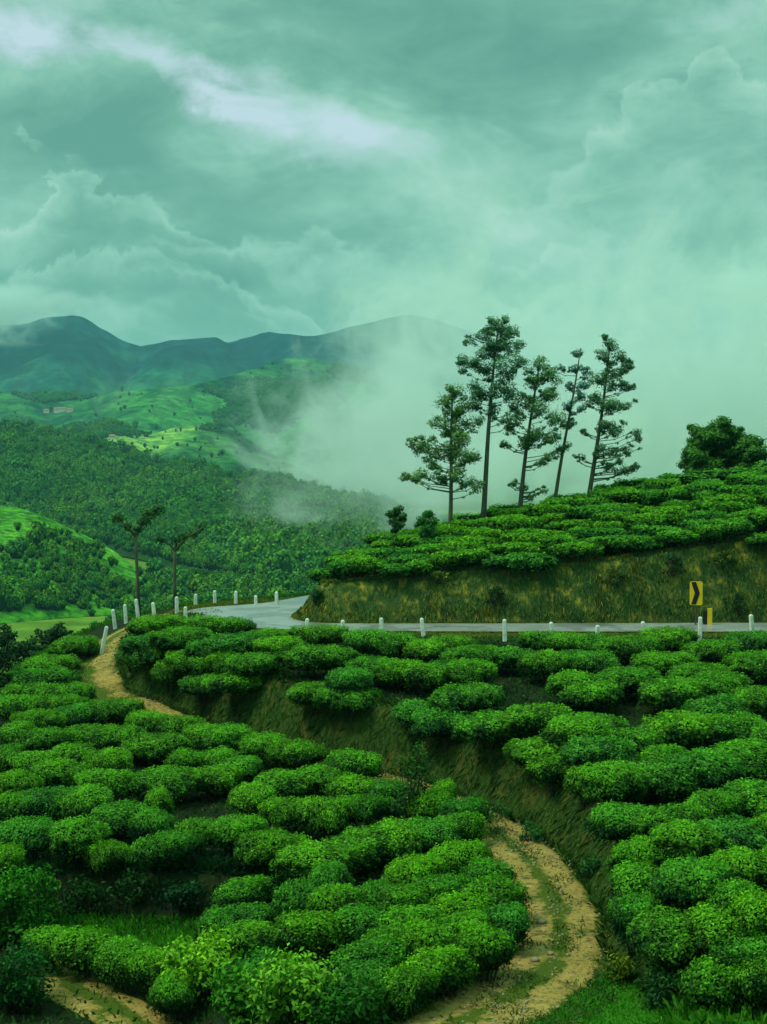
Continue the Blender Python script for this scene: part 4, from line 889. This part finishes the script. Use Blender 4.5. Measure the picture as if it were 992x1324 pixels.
def scatter_group():
    g = bpy.data.node_groups.new('scatter_trees', 'GeometryNodeTree'); g.interface.new_socket('Geometry', in_out='INPUT', socket_type='NodeSocketGeometry'); g.interface.new_socket('Geometry', in_out='OUTPUT', socket_type='NodeSocketGeometry')
    N, Lk = g.nodes.new, g.links.new
    gi, go = N('NodeGroupInput'), N('NodeGroupOutput'); ci = N('GeometryNodeCollectionInfo'); ci.inputs[0].default_value = TPL; ci.inputs[1].default_value = True; ci.inputs[2].default_value = True
    ip = N('GeometryNodeInstanceOnPoints'); ip.inputs['Pick Instance'].default_value = True
    def at(nm, ty, slot):
        a = N('GeometryNodeInputNamedAttribute'); a.data_type = ty; a.inputs[0].default_value = nm; Lk(a.outputs[0], ip.inputs[slot])
    Lk(gi.outputs[0], ip.inputs['Points']); Lk(ci.outputs[0], ip.inputs['Instance']); at('kind_index', 'INT', 'Instance Index'); at('size', 'FLOAT_VECTOR', 'Scale')
    a = N('GeometryNodeInputNamedAttribute'); a.data_type = 'FLOAT_VECTOR'; a.inputs[0].default_value = 'turn'; e = N('FunctionNodeEulerToRotation'); Lk(a.outputs[0], e.inputs[0]); Lk(e.outputs[0], ip.inputs['Rotation'])
    Lk(ip.outputs[0], go.inputs[0]); return g
SCAT = scatter_group()
def forest(name, label, V, nv, count, smin, smax, dens, seed, vmin=0.02, vmax=1.0, light=.15):
    rng = np.random.default_rng(seed); inst = []; nu = V.shape[1]
    # area-weighted sampling
    A = V[:nv]; e1 = A[1:, :-1] - A[:-1, :-1]; e2 = A[:-1, 1:] - A[:-1, :-1]; ar = np.linalg.norm(np.cross(e1, e2), axis=-1)
    vi, ui = np.meshgrid(np.linspace(0, 1, nv - 1), np.arange(nu - 1), indexing='ij'); px, py = proj(A[:-1, :-1, 0], A[:-1, :-1, 1], A[:-1, :-1, 2])
    # more trees where they show larger
    wgt = ar / A[:-1, :-1, 1] ** 1.2 * (vi >= vmin) * (vi <= vmax) * (px > -60) * (px < 640) * dens(px, py, A[:-1, :-1]); wgt = wgt / wgt.sum()
    k = rng.choice(wgt.size, count, p=wgt.ravel()); r, c = np.unravel_index(k, wgt.shape); a, b = rng.random(count), rng.random(count)
    Q = A[r, c] + e1[r, c] * a[:, None] + e2[r, c] * b[:, None]
    lp = np.clip(fbm(Q[:, 0] / 70, Q[:, 1] / 110, 1) * 1.4 + light, .04, .95)
    s_ = rng.uniform(smin, smax, count) * np.where(Q[:, 1] < 1000, 1.0, 1.15) * (1 + .45 * vnoise(Q[:, 0] / 25, Q[:, 1] / 35, 3)) * (1 + .5 * (rng.random(count) < .12))
    me = bpy.data.meshes.new(name); me.vertices.add(count); me.vertices.foreach_set('co', (Q - np.c_[np.zeros((count, 2)), .1 * s_]).astype(np.float32).ravel())
    ki = np.where(rng.random(count) < lp, 5 + rng.integers(3, size=count), rng.integers(5, size=count))
    me.attributes.new('kind_index', 'INT', 'POINT').data.foreach_set('value', ki.astype(np.int32))
    me.attributes.new('size', 'FLOAT_VECTOR', 'POINT').data.foreach_set('vector', np.stack([s_, s_, s_ * rng.uniform(.9, 1.5, count)], -1).astype(np.float32).ravel())
    me.attributes.new('turn', 'FLOAT_VECTOR', 'POINT').data.foreach_set('vector', np.stack([np.zeros(count), np.zeros(count), rng.uniform(0, 6.28, count)], -1).astype(np.float32).ravel())
    o = link(name, me); md = o.modifiers.new('scatter', 'NODES'); md.node_group = SCAT; tag(o, label, 'forest', kind='stuff')
forest('hill_forest', 'dense mixed forest covering the hillside beyond the road bend', FV, 100, 24000, 3.0, 5.8, lambda px, py, A: .4 + sstep(-.25, .15, fbm(A[..., 0] / 120, A[..., 1] / 160, 4)), 401, light=.34)
forest('slope_trees', 'scattered shade trees on the pale green hill at left', PV, 60, 650, 1.8, 3.8, lambda px, py, A: sstep(.05, .35, fbm(A[..., 0] / 60, A[..., 1] / 60, 7)) * .6 + .02 + .5 * sstep(735, 775, py), 402, light=.3)
def reg_tea(X, Y):
    t = pdist([(p[0], p[1]) for p in tp], X, Y); return (t > 1.5) * (sdist(PLAT, X, Y) > 0) * (sdist(HILL, X, Y) < -1) * (pdist([(p[0], p[1]) for p in ROUT], X, Y) > 1.6) * (Y < 62) * (sdist(LAWN, X, Y) < 0) * 1.0
for k_, nm_, ct_, a_, b_, lb_ in ((0, 'foothill_woods', 12000, 3.2, 6.0, 'patchy woods on the far slope under the mountain'), (1, 'ridge_woods', 4500, 2.6, 4.8, 'dark scattered trees on the light green ridge')):
    V_, nv_ = HILLS['foothill'][k_]
    forest(nm_, lb_, V_, nv_, ct_, a_, b_, lambda px, py, A: sstep(.04, .16, fbm(A[..., 0] / 230, A[..., 1] / 300, 14 + k_, 5)) + .004, 410 + k_, light=.12)
# copses on the valley floor left and below the bend
vx, vy = np.meshgrid(np.linspace(-190, 60, 60), np.linspace(380, 660, 60)); VV = np.stack([vx, vy, np.full_like(vx, -43.3)], -1)
forest('valley_trees', 'tree belt on the valley floor behind the yellow meadow', VV, 60, 1500, 2.6, 5.0, lambda px, py, A: sstep(480, 500, A[..., 1]) + .7 * (A[..., 0] > -95) * (A[..., 1] > 400), 403, light=.3)

# ------------------------------------------------------------------ grasses, pebbles
def blades(name, label, N, region, hfun, lo, hi, ln, wd, seed, lean=.5, box_=None, cat='grass', lift=0.0):
    rng = np.random.default_rng(seed); x0, x1, y0, y1 = box_; X = rng.uniform(x0, x1, N * 6); Y = rng.uniform(y0, y1, N * 6)
    pr = region(X, Y); k = np.nonzero(rng.random(len(X)) < pr)[0][:N]; X, Y = X[k], Y[k]; n = len(X); Z = H(X, Y) - .02 + lift
    b = np.stack([X, Y, Z], -1); e = .1; gxv = (H(X + e, Y) - H(X - e, Y)) / (2 * e); gyv = (H(X, Y + e) - H(X, Y - e)) / (2 * e)
    nrm = np.stack([-gxv, -gyv, np.ones(n)], -1); nrm /= np.linalg.norm(nrm, axis=1, keepdims=True)
    d = nrm * .6 + np.array([0, 0, .5]) + rng.normal(size=(n, 3)) * lean; d[:, 2] = np.where(nrm[:, 2] < .8, -np.abs(d[:, 2]) - .5, np.abs(d[:, 2])); d /= np.linalg.norm(d, axis=1, keepdims=True)
    L = rng.uniform(ln[0], ln[1], n)[:, None]; s_ = np.cross(d, rng.normal(size=(n, 3))); s_ /= np.linalg.norm(s_, axis=1, keepdims=True); w_ = wd * rng.uniform(.6, 1.4, (n, 1))
    dr = np.array([0, 0, -1.0]) * L * .25
    V = np.stack([b - s_ * w_, b + s_ * w_, b + d * L * .6 + s_ * w_ * .7, b + d * L + dr], 1).reshape(-1, 3)
    tn = np.clip(.5 + .6 * fbm(X * .9, Y * .9, seed * 1.0, 3) + .25 * rng.normal(size=n), 0, 1)
    C = np.repeat(greens(n, rng, lo, hi, tn, .2), 4, axis=0)
    o = link(name, mesh_np(name, V, np.arange(4 * n).reshape(n, 4), [M_GRASS], C)); tag(o, label, cat, kind='stuff'); return o
def reg_bank(X, Y):
    s_ = sdist(UPPER, X, Y); t = pdist([(p[0], p[1]) for p in FOOT], X, Y); return (s_ > -.25) * (s_ < 1.3) * (t < 1.6) * 1.0
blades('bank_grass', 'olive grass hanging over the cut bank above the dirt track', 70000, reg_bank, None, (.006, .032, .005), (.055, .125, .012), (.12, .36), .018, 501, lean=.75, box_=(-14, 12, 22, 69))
def reg_cliff(X, Y):
    s_ = sdist(HILL, X, Y); return (s_ > -.15) * (s_ < 1.7) * (Y < 72) * (.35 + .65 * (fbm(X * .6, Y * .6, 9) > -.1))
blades('cliff_grass', 'mossy grass and weeds growing on the roadside cliff', 52000, reg_cliff, None, (.012, .055, .014), (.13, .22, .03), (.10, .26), .026, 502, lean=.55, box_=(-6, 26, 64, 72))
def reg_cliffy(X, Y):
    s_ = sdist(HILL, X, Y); return (s_ > .05) * (s_ < 1.2) * (Y < 72) * sstep(.05, .3, fbm(X * 1.1, Y * .3, 19) + np.where(X < 4, .22, -.05))
blades('dry_cliff_grass', 'yellow ochre dry grass streaks on the left part of the cliff', 9000, reg_cliffy, None, (.10, .11, .010), (.34, .26, .015), (.12, .34), .022, 503, lean=.35, box_=(-6, 22, 64, 72))
lawn_r = lambda X, Y: (sdist(LAWN, X, Y) > -.1) * 1.0
blades('lawn_grass', 'bright green grass patch at the bottom beside the track', 16000, lawn_r, None, (.02, .16, .006), (.07, .30, .012), (.06, .14), .012, 504, box_=(1, 10, 20, 29))
def reg_track(X, Y):
    t = pdist([(p[0], p[1]) for p in tp], X, Y); m = fbm(X * 1.3, Y * 1.3, 31)
    return ((t < .34) * (m > -.2) + (t > .85) * (t < 1.75) * (m > -.3) + (t > .75) * (t < .9) * (m > .05) + (t < 1.2) * (m > .30)) * 1.0 * ((Y < 45) + .25)
blades('track_grass', 'grass on the crown and edges of the dirt track', 42000, reg_track, None, (.02, .065, .005), (.15, .21, .016), (.06, .17), .014, 505, lift=.045, lean=.7, box_=(-16, 8, 22, 72))
def reg_front(X, Y):
    px, py = proj(X, Y, H(X, Y, False)); return ((px > 60) * (px < 310) * (py > 1165) * (py < 1235)) * 1.0
blades('tall_grass', 'bright tall grass below the dark bank at lower left', 15000, reg_front, None, (.02, .14, .006), (.08, .32, .015), (.22, .50), .018, 506, lean=.3, box_=(-10, -2, 27, 38))
blades('undergrowth', 'dark low weeds and fallen leaves between the tea bushes', 95000, reg_tea, None, (.004, .026, .004), (.035, .13, .014), (.08, .26), .03, 511, lean=.9, box_=(-19, 20, 21, 62))
def reg_gap(X, Y):
    s_ = sdist(GAP, X, Y); return (s_ > -.4) * (s_ < 2.0) * (Y > 31) * (X < 0) * 1.0
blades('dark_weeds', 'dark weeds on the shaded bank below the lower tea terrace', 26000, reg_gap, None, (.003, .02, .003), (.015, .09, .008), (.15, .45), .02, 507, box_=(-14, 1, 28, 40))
def reg_verge(X, Y):
    d = pdist([(p[0], p[1]) for p in ROUT], X, Y); i = inside([(p[0], p[1]) for p in RIN] + [(p[0], p[1]) for p in ROUT[::-1]], X, Y)
    d2 = pdist([(p[0], p[1]) for p in RIN], X, Y); return ((d < 1.6) | (d2 < .35)) * (~i) * 1.0
blades('verge_grass', 'low yellowish grass on the verges of the paved road', 26000, reg_verge, None, (.05, .12, .012), (.26, .24, .03), (.06, .17), .022, 508, box_=(-12, 27, 59, 76))
def reg_outer(X, Y):
    s_ = sdist(PLAT, X, Y); return (s_ > -7) * (s_ < .9) * (Y > 60) * (X < -4) * 1.0
blades('edge_grass', 'green grass and ground cover along the outer valley edge', 26000, reg_outer, None, (.015, .08, .008), (.06, .24, .015), (.15, .40), .03, 509, box_=(-26, 0, 60, 86))
def reg_spiky(X, Y):
    px, py = proj(X, Y, H(X, Y, False)); return ((px > 870) * (px < 1040) * (py > 1300)) * 1.0
blades('spiky_plants', 'long bladed bright plants in the bottom right corner', 1800, reg_spiky, None, (.02, .14, .006), (.09, .34, .012), (.35, .65), .03, 510, lean=.4, box_=(4, 9, 21, 28))
def pebbles(N, seed):
    rng = np.random.default_rng(seed); X = rng.uniform(-16, 8, N * 8); Y = rng.uniform(23, 70, N * 8); t = pdist([(p[0], p[1]) for p in tp], X, Y)
    k = np.nonzero((t < 1.1) & (sdist(UPPER, X, Y) < -.15) & (rng.random(len(X)) < .25 + .75 * (fbm(X, Y, 77) > .05)))[0][:N]; X, Y = X[k], Y[k]; Z = H(X, Y) + .05
    oc = np.array([(1, 0, 0), (0, 1, 0), (-1, 0, 0), (0, -1, 0), (0, 0, .7), (0, 0, -.7)]); of = np.array([(0, 1, 4), (1, 2, 4), (2, 3, 4), (3, 0, 4), (1, 0, 5), (2, 1, 5), (3, 2, 5), (0, 3, 5)])
    s_ = rng.uniform(.012, .048, (len(X), 1, 1)) * rng.uniform(.7, 1.3, (len(X), 6, 3)); V = np.stack([X, Y, Z], -1)[:, None] + oc[None] * s_
    Fc = of[None] + 6 * np.arange(len(X))[:, None, None]
    tag(link('pebbles', mesh_np('pebbles', V.reshape(-1, 3), Fc.reshape(-1, 3), [M_ROCK])), 'pale pebbles and stone chips strewn on the dirt track', 'pebbles', kind='stuff')
pebbles(5000, 601)
for lab, px, py, r in [('pale stone at the left edge of the wide part of the track', 692, 1240, .10), ('flat grey stone just below the lower tea terrace corner', 700, 1192, .12), ('stone between the wheel ruts near the widest bend', 712, 1232, .08),
                       ('whitish rock on the earth beside the lower tea near the track turn', 197, 944, .16), ('tan rock by the tea bushes at the left end of the bank', 205, 948, .11), ('ochre rock at the head of the oval tea bush by the bank foot', 317, 966, .13),
                       ('small pale rock between two lower tea bushes below the bank', 420, 992, .10), ('pale rock in the grass above the footpath', 152, 1230, .13), ('grey rock beside the dark corner shrub', 58, 1242, .13)]:
    q = hit(px, py, .1); rng = np.random.default_rng(int(px)); cd, cf = icodome(8, 5)
    vv = cd * r * .8 * np.array([1.2, .9, .7]) * (1 + .22 * fbm(cd[:, 0] * 2 + px, cd[:, 1] * 2, cd[:, 2] * 2, 2))[:, None]
    tag(link('rock', mesh_np('rock', vv, cf, [M_ROCK]), None, (q[0], q[1], q[2] + .05 + r * .3)), lab, 'rock', 'loose rocks')

# ------------------------------------------------------------------ haze and mist
def volume_box(name, c, d, label):
    o = link(name, MB().box((0, 0, 0), d).mesh(name, []), None, c); tag(o, label, 'haze' if name == 'haze' else 'mist', kind='stuff'); return o
hz = volume_box('haze', (0, 2700, 260), (13200, 6900, 620), 'thin teal haze filling the valley air')
m_, t = mat('haze_air'); pv = t.n('ShaderNodeVolumePrincipled', {'Color': (.34, .84, 1.0), 'Density': .000078, 'Anisotropy': 0.0}); t.n('ShaderNodeOutputMaterial', {1: pv}); hz.data.materials.append(m_)
def mist(name, label, c, d, dens, scale, thr, fades, col=(.86, .95, .94)):
    o = volume_box(name, c, d, label); m_, t = mat(name + '_air'); g = t.n('ShaderNodeTexCoord').outputs['Object']
    n1 = t.m('MULTIPLY_ADD', t.m('SUBTRACT', t.noise(g, scale, 6, .62, 1.4), .5), 1.9, .5); s_ = t.n('ShaderNodeSeparateXYZ', {0: g}); X, Z = s_.outputs[0], s_.outputs[2]; Y = s_.outputs[1]
    k = t.m('MULTIPLY', t.m('ADD', 0.0, fades(t, X, Y, Z, n1), None), 1.0)
    f = t.m('SUBTRACT', t.m('ADD', n1, k), thr); f = t.m('MULTIPLY', f, 4.0, clamp=True)
    # soft toward every face of the box
    for s2, hd in ((X, d[0] / 2), (Y, d[1] / 2), (Z, d[2] / 2)):
        e = t.m('SUBTRACT', 1.0, t.m('DIVIDE', t.m('ABSOLUTE', s2), hd)); f = t.m('MULTIPLY', f, t.m('MULTIPLY', e, 5.0, clamp=True))
    pv = t.n('ShaderNodeVolumePrincipled', {'Color': col, 'Density': t.m('MULTIPLY', f, dens), 'Anisotropy': 0.1}); t.n('ShaderNodeOutputMaterial', {1: pv}); o.data.materials.append(m_); return o
# cloud resting on the highest summit at the left
def fadeC(t, X, Y, Z, n1):
    a = t.n('ShaderNodeMapRange', {0: X, 1: 250.0, 2: 500.0, 3: .16, 4: -.3}).outputs[0]
    return t.m('ADD', a, t.n('ShaderNodeMapRange', {0: Z, 1: -60.0, 2: 60.0, 3: -.22, 4: .1}).outputs[0])
mist('summit_cloud', 'cloud resting on the summit at the far left', (-1380, 4250, 455), (1200, 500, 170), .010, .008, .47, fadeC)
# fog bank rolling in from the right beyond the forest hill; x of the box centre = 0 is px ~ 700
def fadeR(t, X, Y, Z, n1):
    # thickens to the right and downward
    a = t.n('ShaderNodeMapRange', {0: X, 1: -560.0, 2: -265.0, 3: -.24, 4: .36}).outputs[0]
    c = t.n('ShaderNodeMapRange', {0: Z, 1: -130.0, 2: 215.0, 3: 0.0, 4: -.54}).outputs[0]
    return t.m('ADD', a, c)
mist('fog_bank', 'drifting fog bank swallowing the mountain and forest on the right', (295, 1850, 175), (1190, 500, 440), .0095, .009, .55, fadeR)

def fadeW(t, X, Y, Z, n1):
    r = t.m('SQRT', t.m('ADD', t.m('POWER', t.m('DIVIDE', t.m('SUBTRACT', X, 50.0), 190.0), 2.0), t.m('POWER', t.m('DIVIDE', t.m('SUBTRACT', Z, t.m('MULTIPLY', X, .12)), 62.0), 2.0)))
    return t.n('ShaderNodeMapRange', {0: r, 1: .1, 2: 1.0, 3: .20, 4: -.24}).outputs[0]
mist('valley_mist', 'torn wisps of mist over the forest below the road bend', (10, 800, 2), (460, 190, 140), .016, .014, .53, fadeW)
